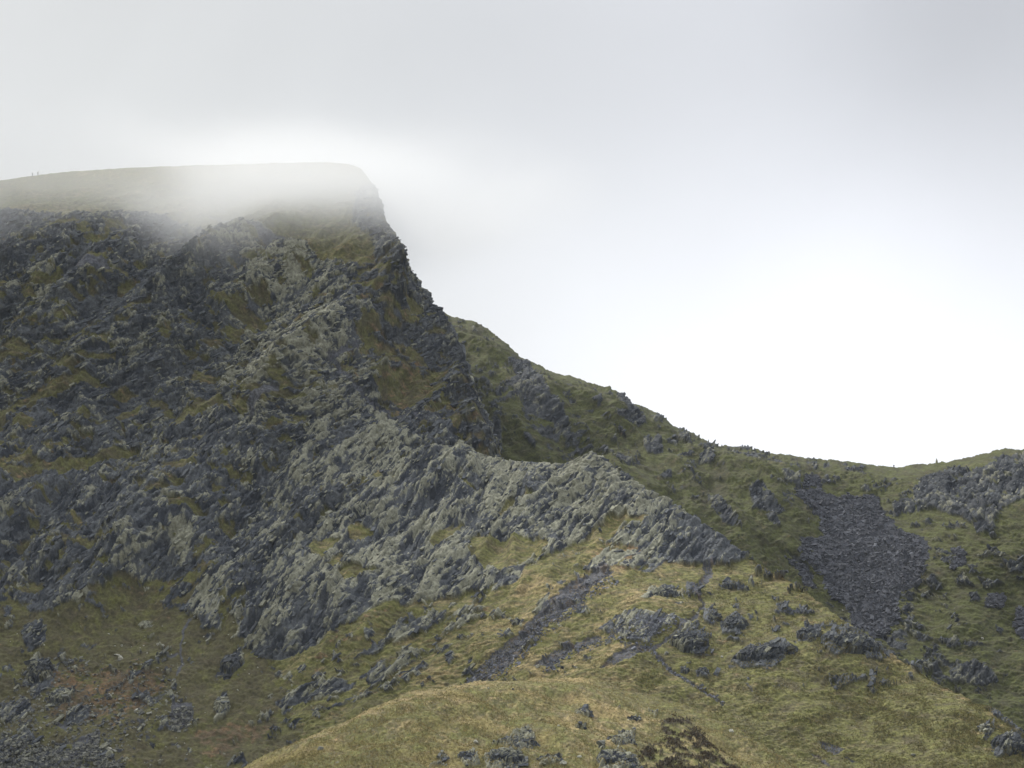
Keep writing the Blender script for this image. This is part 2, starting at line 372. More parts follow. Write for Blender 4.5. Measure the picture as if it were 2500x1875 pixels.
    rk = mx_(rk, gb * ss(nb_, .34, .46) * ss(V, 1500, 1700) * (1 - .8 * pm(U, V, [(560, 1560), (700, 1600), (720, 1700), (500, 1860), (420, 1760)], 40)))
    rk = mx_(rk, gb * ss(nb_ + .9 * (1 - gbs), .55, .68))
    rk = mx_(rk, pm(wu, wv, [(-50, 1820), (60, 1790), (120, 1850), (260, 1820), (280, 1880), (-50, 1900)], 8) * ss(nb_, -.25, .05))
    sc = anyp(wu, wv, [[(1240, 1240), (1380, 1230), (1370, 1370), (1290, 1400), (1230, 1330)], [(1190, 890), (1300, 880), (1240, 930)], [(520, 1500), (700, 1440), (720, 1658), (450, 1658)], [(400, 1380), (520, 1370), (500, 1420)]], C1, soft=4)
    sc = mx_(sc, strip(wu, wv, [(460, 1540), (445, 1600), (450, 1640), (435, 1670)], 3, 4))
    sc = mx_(sc, anyp(wu, wv, [[(400, 440), (560, 430), (600, 470), (480, 540), (400, 500)], [(1400, 1130), (1560, 1080), (1560, 1120), (1430, 1220), (1400, 1300)], [(1120, 60), (1330, 130), (1280, 160), (1160, 90)], [(1330, 190), (1560, 220), (1540, 250), (1400, 240)]], k5, .452, 4))
    sc = mx_(sc, strip(wu, wv, [(860, 870), (800, 910), (850, 960), (940, 1010), (1010, 1060)], 6))
    rockm = np.clip(1 - g + rk, 0, 1) ; rockm = ss(rockm, .35, .65)
    h1, rs = rockwork(X, Z, .52, 100, 4.2, 2.2)
    h1b, rsb = rockwork(X, Z, .88, 150, 4., 2.8, 1., 1.2)
    kk = ss(V + 90 * fbm(X / 30, Z / 30, 41, 2), 1050, 1110)
    h1 = h1 + (h1b - h1) * kk; rs = [p + (q - p) * kk for p, q in zip(rs, rsb)]
    big = 13 * ridged(X / 60 - Z / 90, Z / 100, 51, 3) + 6.0 * ridged((X - Z) / 26, (X + Z) / 40, 52, 4, .55)
    att = ss(V, 440, 680) * (1 - .75 * gbs) * (1 - (1 - ss(V - np.broadcast_to(vt[None], V.shape), -10, 130)) * ss(U, 760, 900))
    edge = np.clip((Y - 0) * 0 + 1, 0, 1)
    h = big * att
    h = h + rockm * (h1 * (1 - .35 * gb) + .45) * (1 - .35 * sc)
    gr = grass_relief(X, Z * 1.6, 61)
    h = h + (1 - rockm) * gr * .75 * (.4 + .6 * ss(V, 430, 560)) - .25 * sc
    # step of the ledges: grass shelves stand back
    pale = -.03 + .28 * pm(U, V, [(560, 560), (720, 600), (820, 720), (960, 960), (1000, 1060), (620, 1080), (520, 900), (600, 780)], 70) + .12 * ss(V, 1350, 1500) \
        + .35 * anyp(wu, wv, [[(190, 480), (280, 420), (330, 440), (280, 690), (230, 690)], [(1300, 1500), (1400, 1480), (1380, 1640), (1280, 1640)], [(1560, 230), (1700, 290), (1620, 450), (1560, 430)]], k5, .452, 6) \
        + .45 * anyp(wu, wv, [[(1270, 100), (1400, 100), (1380, 200), (1290, 340), (1260, 230)], [(1440, 480), (1540, 450), (1560, 600), (1450, 560)]], C1, soft=6)
    pale = pale + .22 * (ridged((X - Z) / 26, (X + Z) / 40, 52, 4, .55) - .3)
    c_r = rock_colour(rs, pale, X, Z, 71)
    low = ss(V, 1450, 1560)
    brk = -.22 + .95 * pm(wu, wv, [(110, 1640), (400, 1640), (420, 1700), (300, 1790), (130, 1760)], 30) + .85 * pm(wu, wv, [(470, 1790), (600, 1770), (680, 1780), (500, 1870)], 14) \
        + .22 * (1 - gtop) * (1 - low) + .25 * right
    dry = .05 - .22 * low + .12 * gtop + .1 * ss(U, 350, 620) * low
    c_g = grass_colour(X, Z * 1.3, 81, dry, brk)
    c_g = mixc(c_g, HEATH * 1.3, ss(fbm(X / 7, Z / 5, 85, 4, .65) + .3 * low, -.1, .5) * .55 * (1 - gtop))  # heather mix, heavier in the hollow to darken it as under cloud shade
    c_s = SCREE * (.8 + .4 * rs[3])[..., None]
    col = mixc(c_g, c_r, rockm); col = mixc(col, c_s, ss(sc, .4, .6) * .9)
    M_detail.last = (rockm * (1 - ss(sc, .2, .5)), np.broadcast_to(pale, U.shape), .52 + .36 * kk)
    return h, col, None
mountain, on_M = build_layer('mountain', -200, 1340, 1.9, top_line(M_TOP, 3.2, 5, (800, 960)), 1900, 800, M_D, M_detail, back=(14, 2.5, .25, .02),
                             roundw=(70, lambda u: 26 * (1 - ss(u, 780, 930))), slabs=(16000, .42, 1))

# ------------------------------------------------------------------ rocky edge and the grassy slope below it
S_TOP = [(380, 1330), (470, 1160), (560, 1040), (640, 930), (720, 905), (800, 925), (850, 962), (905, 995), (955, 1030), (985, 1048), (1000, 1040), (1012, 1056), (1060, 1078), (1105, 1095), (1122, 1082), (1150, 1100),
         (1180, 1117), (1215, 1122), (1240, 1130), (1290, 1134), (1340, 1134), (1385, 1136), (1410, 1124), (1446, 1108), (1462, 1114), (1490, 1142), (1520, 1155), (1545, 1178), (1560, 1190),
         (1600, 1213), (1625, 1216), (1660, 1250), (1710, 1280), (1760, 1318), (1800, 1350), (1860, 1372), (1950, 1430), (2050, 1510), (2150, 1585), (2250, 1640), (2320, 1680), (2400, 1725), (2450, 1760), (2500, 1800), (2700, 1930)]
S_D = tps([(700, 900, 556), (820, 940, 545), (960, 1030, 530), (1090, 1083, 519), (1230, 1127, 507), (1340, 1134, 494), (1460, 1122, 481), (1580, 1200, 463), (1700, 1285, 445), (1850, 1370, 424),
           (1950, 1430, 411), (2150, 1585, 385), (2330, 1680, 367), (2500, 1800, 350), (2700, 1930, 338),
           (640, 1080, 528), (560, 1400, 486), (580, 1600, 459), (450, 1250, 530), (400, 1500, 500), (420, 1750, 470), (450, 1920, 450),
           (900, 1250, 490), (1150, 1300, 473), (1400, 1300, 455), (750, 1450, 463), (1000, 1450, 446), (1250, 1450, 430), (1450, 1450, 420), (760, 1250, 500),
           (800, 1650, 433), (1000, 1650, 420), (1200, 1650, 405), (1400, 1600, 395),
           (1600, 1500, 401), (1580, 1590, 387), (1750, 1450, 411), (1800, 1600, 384), (2000, 1600, 379), (2050, 1750, 362), (1700, 1700, 371), (1900, 1880, 346), (2200, 1880, 343),
           (2400, 1880, 338), (1500, 1880, 356), (1200, 1880, 382), (800, 1880, 408), (2600, 1930, 338)])
S_PATH = [(1739, 1374), (1725, 1408), (1690, 1435), (1719, 1476), (1698, 1506), (1664, 1533), (1603, 1584), (1590, 1592)]
def S_detail(U, V, X, Y, Z, vt):
    wu = U + 9 * fbm(X / 6, Z / 5, 211, 4, .6); wv = V + 6 * fbm(X / 6, Z / 5, 212, 4, .6)
    g = anyp(wu, wv, [[(930, 1000), (1000, 980), (1090, 1020), (1060, 1050), (950, 1050)], [(770, 1400), (860, 1380), (960, 1400), (900, 1470), (790, 1490)],
        [(500, 1520), (620, 1470), (740, 1470), (620, 1580), (510, 1590)], [(500, 1420), (660, 1340), (560, 1420)], [(1360, 1480), (1520, 1390), (1480, 1440), (1360, 1520)],
        [(1090, 850), (1180, 840), (1220, 880), (1150, 900)], [(1580, 850), (1640, 840), (1720, 890), (1620, 870)], [(1540, 1060), (1700, 1100), (1600, 1110)],
        [(1830, 1250), (1990, 1130), (2180, 1150), (2080, 1210), (1950, 1270), (1880, 1310)], [(1620, 1490), (1700, 1400), (1850, 1500), (2200, 1590), (2000, 1658), (1700, 1600)]], C5, soft=4)
    g = mx_(g, anyp(wu, wv, [[(730, 350), (870, 340), (1000, 350), (880, 410), (780, 460)], [(620, 320), (680, 240), (760, 220), (740, 300), (640, 340)],
        [(1290, 560), (1340, 500), (1640, 470), (1560, 540), (1400, 600)],
        [(1360, 150), (1560, 10), (1600, 0), (1500, 100), (1380, 160)], [(1700, 100), (2212, 130), (2212, 190), (1900, 330), (1750, 300), (1620, 180)],
        [(930, 800), (1180, 700), (1060, 780), (950, 820)], [(640, 830), (900, 640), (1150, 540), (1150, 580), (920, 740), (800, 840), (640, 960)]], C2, soft=4))
    gd = pm(wu, wv, [(560, 2000), (560, 1590), (620, 1625), (700, 1625), (790, 1590), (840, 1560), (920, 1540), (1000, 1500), (1130, 1465), (1227, 1440), (1350, 1391),
                     (1430, 1345), (1500, 1290), (1600, 1258), (1625, 1262), (1560, 1300), (1500, 1345), (1640, 1372), (1740, 1380), (1800, 1372), (1850, 1350), (1950, 1400), (2800, 1800), (2800, 2200), (560, 2200)], 5)
    gds = pm(U, V, [(500, 2000), (520, 1600), (620, 1620), (800, 1590), (1000, 1500), (1227, 1440), (1350, 1391), (1500, 1290), (1625, 1262), (1700, 1372), (1850, 1350), (2800, 1800), (2800, 2200), (500, 2200)], 95)
    rk = anyp(wu, wv, [[(490, 490), (560, 410), (680, 345), (760, 375), (640, 440), (540, 495)], [(190, 710), (300, 640), (500, 570), (700, 570), (750, 620), (600, 700), (560, 800), (450, 810), (330, 760)],
        [(930, 520), (1040, 530), (1070, 590), (1000, 620), (930, 590)], [(1090, 580), (1170, 555), (1240, 600), (1200, 700), (1070, 690)], [(700, 710), (820, 660), (940, 690), (950, 850), (890, 850), (800, 820), (730, 800)],
        [(1140, 900), (1250, 780), (1400, 770), (1500, 735), (1620, 820), (1560, 840), (1450, 940), (1200, 950)], [(1600, 700), (1700, 640), (1780, 640), (1780, 740), (1700, 770), (1620, 770)],
        [(1790, 740), (1950, 640), (2100, 690), (2212, 780), (2212, 900), (2100, 880), (2000, 800), (1900, 860), (1800, 800)], [(1840, 990), (2000, 1000), (2060, 1040), (1900, 1120), (1850, 1080)],
        [(1050, 330), (1150, 325), (1160, 370), (1060, 350)], [(1170, 350), (1230, 350), (1230, 385), (1180, 385)], [(800, 340), (900, 360), (930, 430), (820, 440)], [(1500, 520), (1560, 510), (1580, 560), (1520, 560)],
        [(760, 950), (810, 950), (800, 985)], [(900, 960), (960, 950), (970, 1000), (920, 1005)], [(1100, 720), (1200, 730), (1180, 750)], [(1500, 640), (1560, 640), (1530, 655)], [(1120, 490), (1190, 490), (1170, 540)],
        [(960, 390), (1010, 400), (990, 412)], [(2120, 960), (2180, 950), (2180, 1060), (2130, 1030)], [(730, 500), (800, 500), (780, 530)], [(560, 840), (580, 850), (570, 860)]], C8, soft=3)
    rk = mx_(rk, anyp(wu, wv, [[(1930, 980), (2060, 990), (2180, 1080), (2212, 1200), (2130, 1130), (2000, 1050)], [(1920, 1090), (2000, 1080), (1990, 1150), (1950, 1220), (1920, 1210), (1950, 1150)],
        [(2000, 1290), (2060, 1180), (2130, 1150), (2212, 1200), (2212, 1350), (2100, 1310), (2020, 1340)], [(1090, 500), (1250, 510), (1250, 540), (1130, 530)], [(1250, 560), (1430, 570), (1430, 620), (1330, 610)],
        [(1370, 640), (1500, 660), (1470, 700), (1400, 680)], [(1080, 820), (1160, 830), (1130, 870)]], CE, soft=3))
    rk = rk * ss(fbm(X / 2.6, Z / 2.0, 235, 4, .6) + .55, 0, .25)
    # rock ribs of the lower edge in the dry grass
    rib = anyp(wu, wv, [[(1130, 640), (1430, 560), (1500, 600), (1100, 780), (700, 990), (650, 1000), (900, 800)], [(230, 1200), (420, 1110), (560, 1060), (760, 1050), (860, 1060), (700, 1170), (400, 1240), (240, 1270)],
        [(240, 1430), (330, 1360), (560, 1330), (450, 1400), (260, 1460)], [(820, 1030), (1100, 850), (1500, 770), (1300, 950), (1100, 1060), (900, 1180), (560, 1300), (800, 1170), (900, 1080)],
        [(1430, 600), (1600, 520), (1800, 540), (1600, 650), (1430, 720)], [(1560, 990), (1600, 880), (1650, 880), (1640, 1000)], [(1440, 860), (1520, 850), (1480, 930)],
        [(1300, 650), (2000, 250), (2212, 170), (2212, 230), (1850, 430), (1640, 500), (1500, 500)], [(2080, 560), (2212, 450), (2212, 600), (2100, 600)]], C2, soft=5)
    rib = mx_(rib, anyp(wu, wv, [[(700, 1658), (880, 1400), (1000, 1340), (1060, 1380), (940, 1480), (850, 1658)], [(880, 1260), (1000, 1140), (1140, 1100), (1330, 1120), (1400, 1230), (1330, 1240), (1200, 1250), (1020, 1300)],
        [(1220, 1390), (1280, 1300), (1380, 1290), (1300, 1400)], [(1250, 1560), (1400, 1320), (1500, 1260), (1600, 1340), (1780, 1460), (1700, 1530), (1540, 1500), (1480, 1560)],
        [(600, 1658), (900, 1540), (1200, 1480), (1300, 1530), (1150, 1658)]], C6, soft=5))
    scr = anyp(wu, wv, [[(1132, 1674), (1200, 1670), (1260, 1620), (1350, 1540), (1440, 1465), (1510, 1420), (1480, 1400), (1400, 1440), (1320, 1510), (1230, 1590), (1160, 1640)],
                        [(1313, 1640), (1360, 1600), (1440, 1570), (1480, 1562), (1470, 1575), (1400, 1600), (1345, 1640)]], soft=3)
    scr = mx_(scr, strip(wu, wv, S_PATH, 4.5, 3)); scr = mx_(scr, strip(wu, wv, [(1725, 1385), (1735, 1400), (1722, 1412)], 9, 4))
    scr = mx_(scr, pm(wu, wv, [(1588, 1586), (1600, 1592), (1560, 1620), (1520, 1640), (1470, 1652), (1490, 1630), (1540, 1600)], 3))
    scr = mx_(scr, strip(U, V, [(1590, 1591), (1637, 1638)], 4.5, 2)); scr = mx_(scr, strip(wu, wv, [(1637, 1638), (1705, 1679), (1768, 1716)], 3.5, 2.5))
    scr = mx_(scr, anyp(wu, wv, [[(740, 1200), (850, 1205), (930, 1260), (860, 1290), (760, 1240)], [(670, 1270), (720, 1280), (850, 1390), (760, 1350)], [(880, 1290), (1010, 1340), (960, 1350)], [(210, 790), (240, 800), (280, 850), (250, 850)]], CE, soft=3))
    nn = fbm(X / 4.5, Z / 3, 231, 4, .65)
    scr = scr * ss(fbm(X / 1.8, Z / 1.2, 236, 3, .6) + .38 + .5 * ss(scr, .6, 1), .1, .35)
    dl = ss(V - 1100 - (U - 1400) * .55, 100, 330)          # lower = more grass between rocks
    small = gd * ss(nn + .25 * fbm(X / 20, Z / 14, 233, 2), .42, .52) * ss(U, 1560, 1700) * (1 - ss(V, 1640, 1720)) * .95
    small = mx_(small, gd * ss(nn + .3 * fbm(X / 14, Z / 9, 234, 2), .34, .46) * (1 - ss(U, 1450, 1560)) * .95)
    g = mx_(g, gd); g = mx_(g, ss(fbm(X / 6, Z / 2.6, 232, 4, .6), .50, .66) * .75 * (1 - dl * .4))
    ar, br_ = X * .80 + Z * .60, -X * .60 + Z * .80
    strk = fbm(br_ / 1.7, ar / 11, 237, 4, .6) + .35 * fbm(X / 9, Z / 7, 238, 3)
    mixed = rib * ss(strk + .46 - .30 * dl, -.02, .20)
    rockm = ss(np.clip(1 - g + mx_(rk, mx_(mixed, small)), 0, 1), .35, .65)
    crest = ss((V - np.broadcast_to(vt[None], V.shape)), 40, 4) * (1 - ss(U, 1690, 1800))
    rockm = mx_(rockm, crest)
    h1, rs = rockwork(X, Z, 1.0, 300, 3.0, 4.4, .9, 1.35)
    h1b, rsb = rockwork(X, Z, .80, 350, 2.8, 4.6, .9, 1.35)
    kk = ss((V - 1300) * .8 + (U - 1150) * .55 + 60 * fbm(X / 25, Z / 25, 241, 2), -30, 30)
    h1 = h1 + (h1b - h1) * kk; rs = [p + (q - p) * kk for p, q in zip(rs, rsb)]
    ca, sa = np.cos(.93), np.sin(.93); b = (-X * sa + Z * ca) + 3.5 * fbm(X / 18, Z / 18, 243, 3)
    big = 6.2 * ridged(b / 26, (X * ca + Z * sa) / 75, 251, 3, .55) + 2.3 * ridged(b / 8, (X * ca + Z * sa) / 30, 252, 2)
    left = 1 - ss(U, 1500, 1750)
    h = big * left * ss(V - np.broadcast_to(vt[None], V.shape), -5, 60) * (1 - .6 * gds)
    h = h + rockm * (h1 * (1 - .3 * dl * gd - .35 * gd * ss(U, 1450, 1600)) + .35 + .35 * ss(U, 1600, 1750)) * (1 - .2 * scr)
    h = h + (1 - rockm) * grass_relief(X, Y * .6 + Z, 261) * .62 - .5 * scr * (1 - rockm)
    pale = .17 + .12 * pm(U, V, [(850, 950), (1460, 1100), (1700, 1280), (1500, 1300), (1100, 1200), (900, 1200)], 40) - .30 * ss(U, 1600, 1750) - .10 * ss(V, 1450, 1650)
    pale = pale + .34 * (ridged(b / 8, (X * ca + Z * sa) / 30, 252, 2) - .25) * left
    c_r = rock_colour(rs, pale, X, Z, 271)
    dry = .12 + .30 * pm(wu, wv, [(900, 1700), (1240, 1450), (1600, 1260), (1700, 1420), (1560, 1560), (1560, 1700)], 60) - .15 * ss(U, 1650, 1900) \
        + .40 * ss(V - np.broadcast_to(vt[None], V.shape), 34, 4) * ss(U, 1780, 1880) - .12 * ss(1300 - U, 0, 400) * ss(V, 1550, 1700)
    brk = -.22 + .5 * anyp(wu, wv, [[(742, 1640), (800, 1590), (900, 1530), (985, 1490), (1000, 1500), (920, 1560), (830, 1620), (760, 1660)], [(1400, 1420), (1500, 1330), (1620, 1260), (1680, 1320), (1560, 1420)], [(1220, 1300), (1280, 1225), (1345, 1240), (1260, 1290)]], soft=22) \
        + .22 * rib + .2 * ss(V - np.broadcast_to(vt[None], V.shape), 26, 4) * ss(U, 1780, 1880) + .22 * anyp(wu, wv, [[(1650, 1500), (2150, 1520), (2200, 1680), (1800, 1650)]], soft=60)
    c_g = grass_colour(X, Y * .5 + Z, 281, dry, brk)
    ht = ss(fbm(X / 6, Z / 4, 285, 4, .6) + .3 * pm(U, V, [(1620, 1470), (2150, 1540), (2200, 1700), (1800, 1650)], 60), .42, .62) * gd * ss(U, 1560, 1700)
    c_g = mixc(c_g, HEATH * 1.4, ht * .6)
    c_g = c_g * 1.3
    c_s = mixc(SCREE * (1.0 + .5 * (rs[3] - .5))[..., None], BRACK * .8, ss(fbm(X / 2, Z / 1.5, 239, 3), .1, .5) * .5)
    col = mixc(c_g, c_r, rockm); col = mixc(col, c_s, ss(scr, .35, .6) * .92)
    S_detail.last = (rockm * (1 - ss(scr, .2, .5)), np.broadcast_to(pale, U.shape), 1.0 - .2 * kk)
    return h, col, None
edge, on_S = build_layer('rocky_ridge', 380, 2700, 1.8, top_line(S_TOP, 3.4, 8), 1925, 600, S_D, S_detail, back=(14, 1.6, 1.0, .03), slabs=(6000, .42, 2))

# ------------------------------------------------------------------ far ridge on the right
R_TOP = [(900, 660), (1000, 735), (1085, 765), (1150, 785), (1210, 815), (1240, 838), (1270, 868), (1340, 905), (1420, 930), (1480, 945), (1510, 958), (1520, 962), (1535, 978), (1560, 990), (1620, 1022), (1645, 1038),
         (1700, 1062), (1760, 1085), (1850, 1097), (1870, 1108), (1960, 1118), (2060, 1128), (2120, 1134), (2180, 1138), (2250, 1136), (2350, 1119), (2400, 1108), (2440, 1100), (2480, 1096), (2700, 1085)]
R_D = tps([(900, 660, 730), (1085, 765, 700), (1270, 868, 680), (1520, 965, 655), (1760, 1085, 638), (1880, 1112, 630), (2100, 1133, 624), (2250, 1137, 616), (2500, 1096, 592), (2700, 1085, 580),
           (1150, 950, 648), (1330, 1000, 632), (1230, 1150, 606), (1350, 1250, 596), (1600, 1200, 594), (1750, 1400, 566), (2000, 1300, 586), (2050, 1500, 556), (2300, 1300, 566), (2450, 1250, 556),
           (2300, 1600, 522), (2500, 1500, 526), (2500, 1800, 492), (2700, 1850, 484), (1500, 1080, 632), (1900, 1200, 606), (1000, 1500, 610), (1500, 1700, 540), (2000, 1900, 490)])
RSCREE = [(550, 590), (740, 570), (860, 640), (1000, 620), (1120, 640), (1210, 740), (1290, 850), (1400, 890), (1500, 930), (1530, 1000), (1490, 1120), (1460, 1250), (1310, 1330), (1310, 1500), (1240, 1600), (1150, 1640), (1000, 1530), (930, 1400), (840, 1370), (760, 1200), (620, 1060), (600, 930), (760, 930), (740, 800), (660, 690)]
RSC2 = [[(620, 480), (710, 480), (740, 560), (640, 560)], [(1710, 1010), (1770, 1000), (1790, 1130), (1680, 1160)], [(1960, 1330), (2080, 1340), (2060, 1420), (1950, 1420)], [(2150, 1440), (2212, 1420), (2212, 1658), (2160, 1600)],
        [(500, 1060), (640, 1140), (720, 1290), (640, 1240)]]
def R_scree(wu, wv):
    m = mx_(pm(wu, wv, RSCREE, 16, C7), anyp(wu, wv, RSC2, C7, soft=8)); e = fbm(wu / 26, wv / 15, 415, 4, .65)
    return ss(m + .55 * e * (1 - np.abs(2 * m - 1)), .38, .62)
def R_warp(X, Z, U, V):
    return U + 12 * fbm(X / 8, Z / 7, 411, 4, .6), V + 8 * fbm(X / 8, Z / 7, 412, 4, .6)
def R_detail(U, V, X, Y, Z, vt):
    wu, wv = R_warp(X, Z, U, V)
    rk = anyp(wu, wv, [[(1450, 500), (1640, 450), (1800, 440), (2100, 350), (2260, 300), (2260, 640), (2060, 720), (2000, 800), (1990, 880), (1870, 880), (1780, 770), (1560, 730), (1450, 740), (1420, 640)],
        [(240, 600), (310, 570), (470, 770), (430, 800), (240, 790)], [(330, 820), (400, 810), (450, 920), (400, 900)], [(460, 480), (600, 500), (620, 590), (480, 560)], [(180, 340), (270, 360), (340, 460), (230, 420)],
        [(340, 375), (440, 390), (470, 450), (370, 410)], [(310, 300), (370, 310), (390, 345)], [(1260, 690), (1400, 640), (1440, 740), (1300, 760)], [(1730, 1230), (1790, 1190), (1840, 1280), (1740, 1280)],
        [(1880, 1210), (1990, 1230), (2080, 1250), (1900, 1280)], [(1520, 1240), (1600, 1220), (1640, 1290), (1540, 1290)], [(1800, 1330), (1870, 1310), (1900, 1390), (1820, 1390)], [(2060, 1100), (2212, 1110), (2200, 1190), (2120, 1180)],
        [(770, 390), (820, 400), (820, 425), (770, 425)], [(930, 415), (1060, 410), (1050, 440), (940, 440)], [(770, 490), (810, 485), (820, 530), (780, 530)], [(1600, 1400), (1680, 1410), (1660, 1440)], [(2010, 1540), (2080, 1560), (2040, 1600)],
        [(-80, 640), (50, 720), (120, 840), (160, 960), (60, 860), (-40, 760)], [(1970, 350), (2140, 330), (2212, 350), (2100, 400)]], C7, soft=4)
    rk = mx_(rk, anyp(wu, wv, [[(110, 140), (250, 80), (290, 200), (380, 300), (410, 400), (490, 420), (500, 500), (540, 560), (560, 700), (500, 660), (430, 580), (250, 520), (190, 420), (120, 350), (180, 240)],
        [(900, 340), (960, 330), (1010, 400), (1090, 500), (1110, 590), (1050, 620), (880, 580), (870, 520), (960, 500)], [(1100, 700), (1200, 660), (1250, 780), (1130, 780)], [(1480, 800), (1600, 780), (1590, 860), (1490, 850)],
        [(1560, 1100), (1640, 1120), (1680, 1180), (1730, 1260), (1750, 1380), (1640, 1300), (1600, 1200)], [(1350, 640), (1400, 600), (1440, 680), (1370, 700)], [(1370, 890), (1420, 880), (1500, 970), (1440, 950)], [(1190, 930), (1290, 890), (1310, 940)],
        [(240, 600), (480, 620), (460, 700), (380, 690)], [(220, 700), (270, 690), (300, 800), (260, 770)], [(0, 550), (60, 570), (90, 640), (100, 800), (40, 800), (0, 740)], [(1220, 480), (1300, 530), (1240, 520)], [(800, 330), (880, 340), (850, 360)],
        [(680, 410), (740, 400), (750, 470), (700, 440)], [(760, 520), (820, 530), (790, 555)], [(1500, 690), (1560, 700), (1590, 760), (1540, 740)], [(1240, 680), (1320, 700), (1330, 750), (1260, 720)], [(920, 820), (1020, 870), (1000, 910), (900, 890)]], C6, soft=4))
    rk = mx_(rk, anyp(wu, wv, [[(1660, 700), (1830, 620), (1920, 640), (2040, 780), (1900, 830), (1680, 790)], [(1800, 490), (1900, 500), (1890, 530)], [(1440, 590), (1580, 650), (1640, 740), (1560, 700)]], CE, soft=4))
    rk = rk * ss(fbm(X / 3, Z / 2.4, 435, 4, .6) + .6, 0, .25)
    scree = R_scree(wu, wv) * ss(fbm(X / 4, Z / 3, 436, 4, .6) + .62, 0, .2)
    n1 = fbm((X + Z * .9) / 6, (Z - X * .2) / 3.6, 431, 4, .68); n2 = fbm(X / 40, Z / 30, 432, 2)
    small = ss(n1 + .45 * n2, .34, .46)
    hth = ss(n1 * .6 + .6 * fbm(X / 18, Z / 12, 433, 3), .12, .45)
    rockm = ss(mx_(rk, small * .9), .35, .65)
    h1, rs = rockwork(X, Z, .78, 500, 5., 2.3)
    right = ss(U, 2150, 2260)
    b = (X + Z) * .7
    big = 6.5 * ridged(b / 30, (Z - X) / 80, 451, 4) * (1 - right) * (1 - ss(U, 1900, 2050)) + 1.8 * fbm(X / 18, Z / 14, 452, 3)
    h = big * ss(V - np.broadcast_to(vt[None], V.shape), 0, 70)
    h = h + rockm * (h1 * (.8 + .2 * right) + .6) + (1 - rockm) * grass_relief(X, Z * 1.3, 461) * .9
    pale = -.02 + .10 * right
    c_r = rock_colour(rs, pale, X, Z, 471) * .82
    c_g = grass_colour(X, Z * 1.2, 481, -.12, -.12 + .25 * hth)
    c_g = mixc(c_g, HEATH * 1.5, hth * .62) * .82
    col = mixc(c_g * A(.80, .88, .82), c_r * .8, rockm); sm = ss(scree, .35, .6)
    col = mixc(col, SCREE * (.55 + .4 * rs[3])[..., None], sm * .95)
    h = h * (1 - .6 * sm)
    R_detail.last = (rockm * (1 - sm), np.broadcast_to(pale, U.shape), .78 + 0 * X)
    R_detail.scree = sm
    return h, col, None
far_ridge, on_R = build_layer('far_ridge', 900, 2700, 2.2, top_line(R_TOP, 2.2, 12), 1900, 520, R_D, R_detail, back=(12, 3., .3, .02),
                              roundw=(60, 14), slabs=(2200, .36, 3))

# ------------------------------------------------------------------ near knoll
K_TOP = [(380, 1990), (500, 1925), (590, 1876), (700, 1822), (790, 1782), (870, 1750), (940, 1716), (1000, 1692), (1060, 1680), (1130, 1670), (1200, 1664), (1280, 1658), (1350, 1653), (1420, 1652), (1480, 1660), (1560, 1684), (1640, 1712), (1720, 1742), (1800, 1782), (1880, 1830), (1960, 1880), (2100, 1980)]
K_D = tps([(380, 1990, 285), (590, 1875, 300), (700, 1820, 305), (870, 1750, 313), (1000, 1690, 324), (1250, 1660, 345), (1400, 1653, 372), (1500, 1668, 378), (1700, 1735, 362), (1960, 1880, 342),
           (600, 2020, 262), (900, 1900, 276), (1250, 1900, 284), (1600, 1900, 300), (1400, 1760, 325), (1100, 1760, 316), (1700, 1820, 332), (1250, 1700, 334), (1250, 2050, 255), (1800, 2050, 275), (2100, 2050, 310)])
def K_warp(X, Y, U, V):
    return U + 8 * fbm(X / 4, Y / 5, 611, 4, .6), V + 3.5 * fbm(X / 4, Y / 5, 612, 4, .6)
KDARK = [(1622, 1750), (1672, 1752), (1741, 1815), (1800, 1880), (1810, 1960), (1560, 1960), (1560, 1840), (1579, 1822), (1640, 1810), (1615, 1780)]
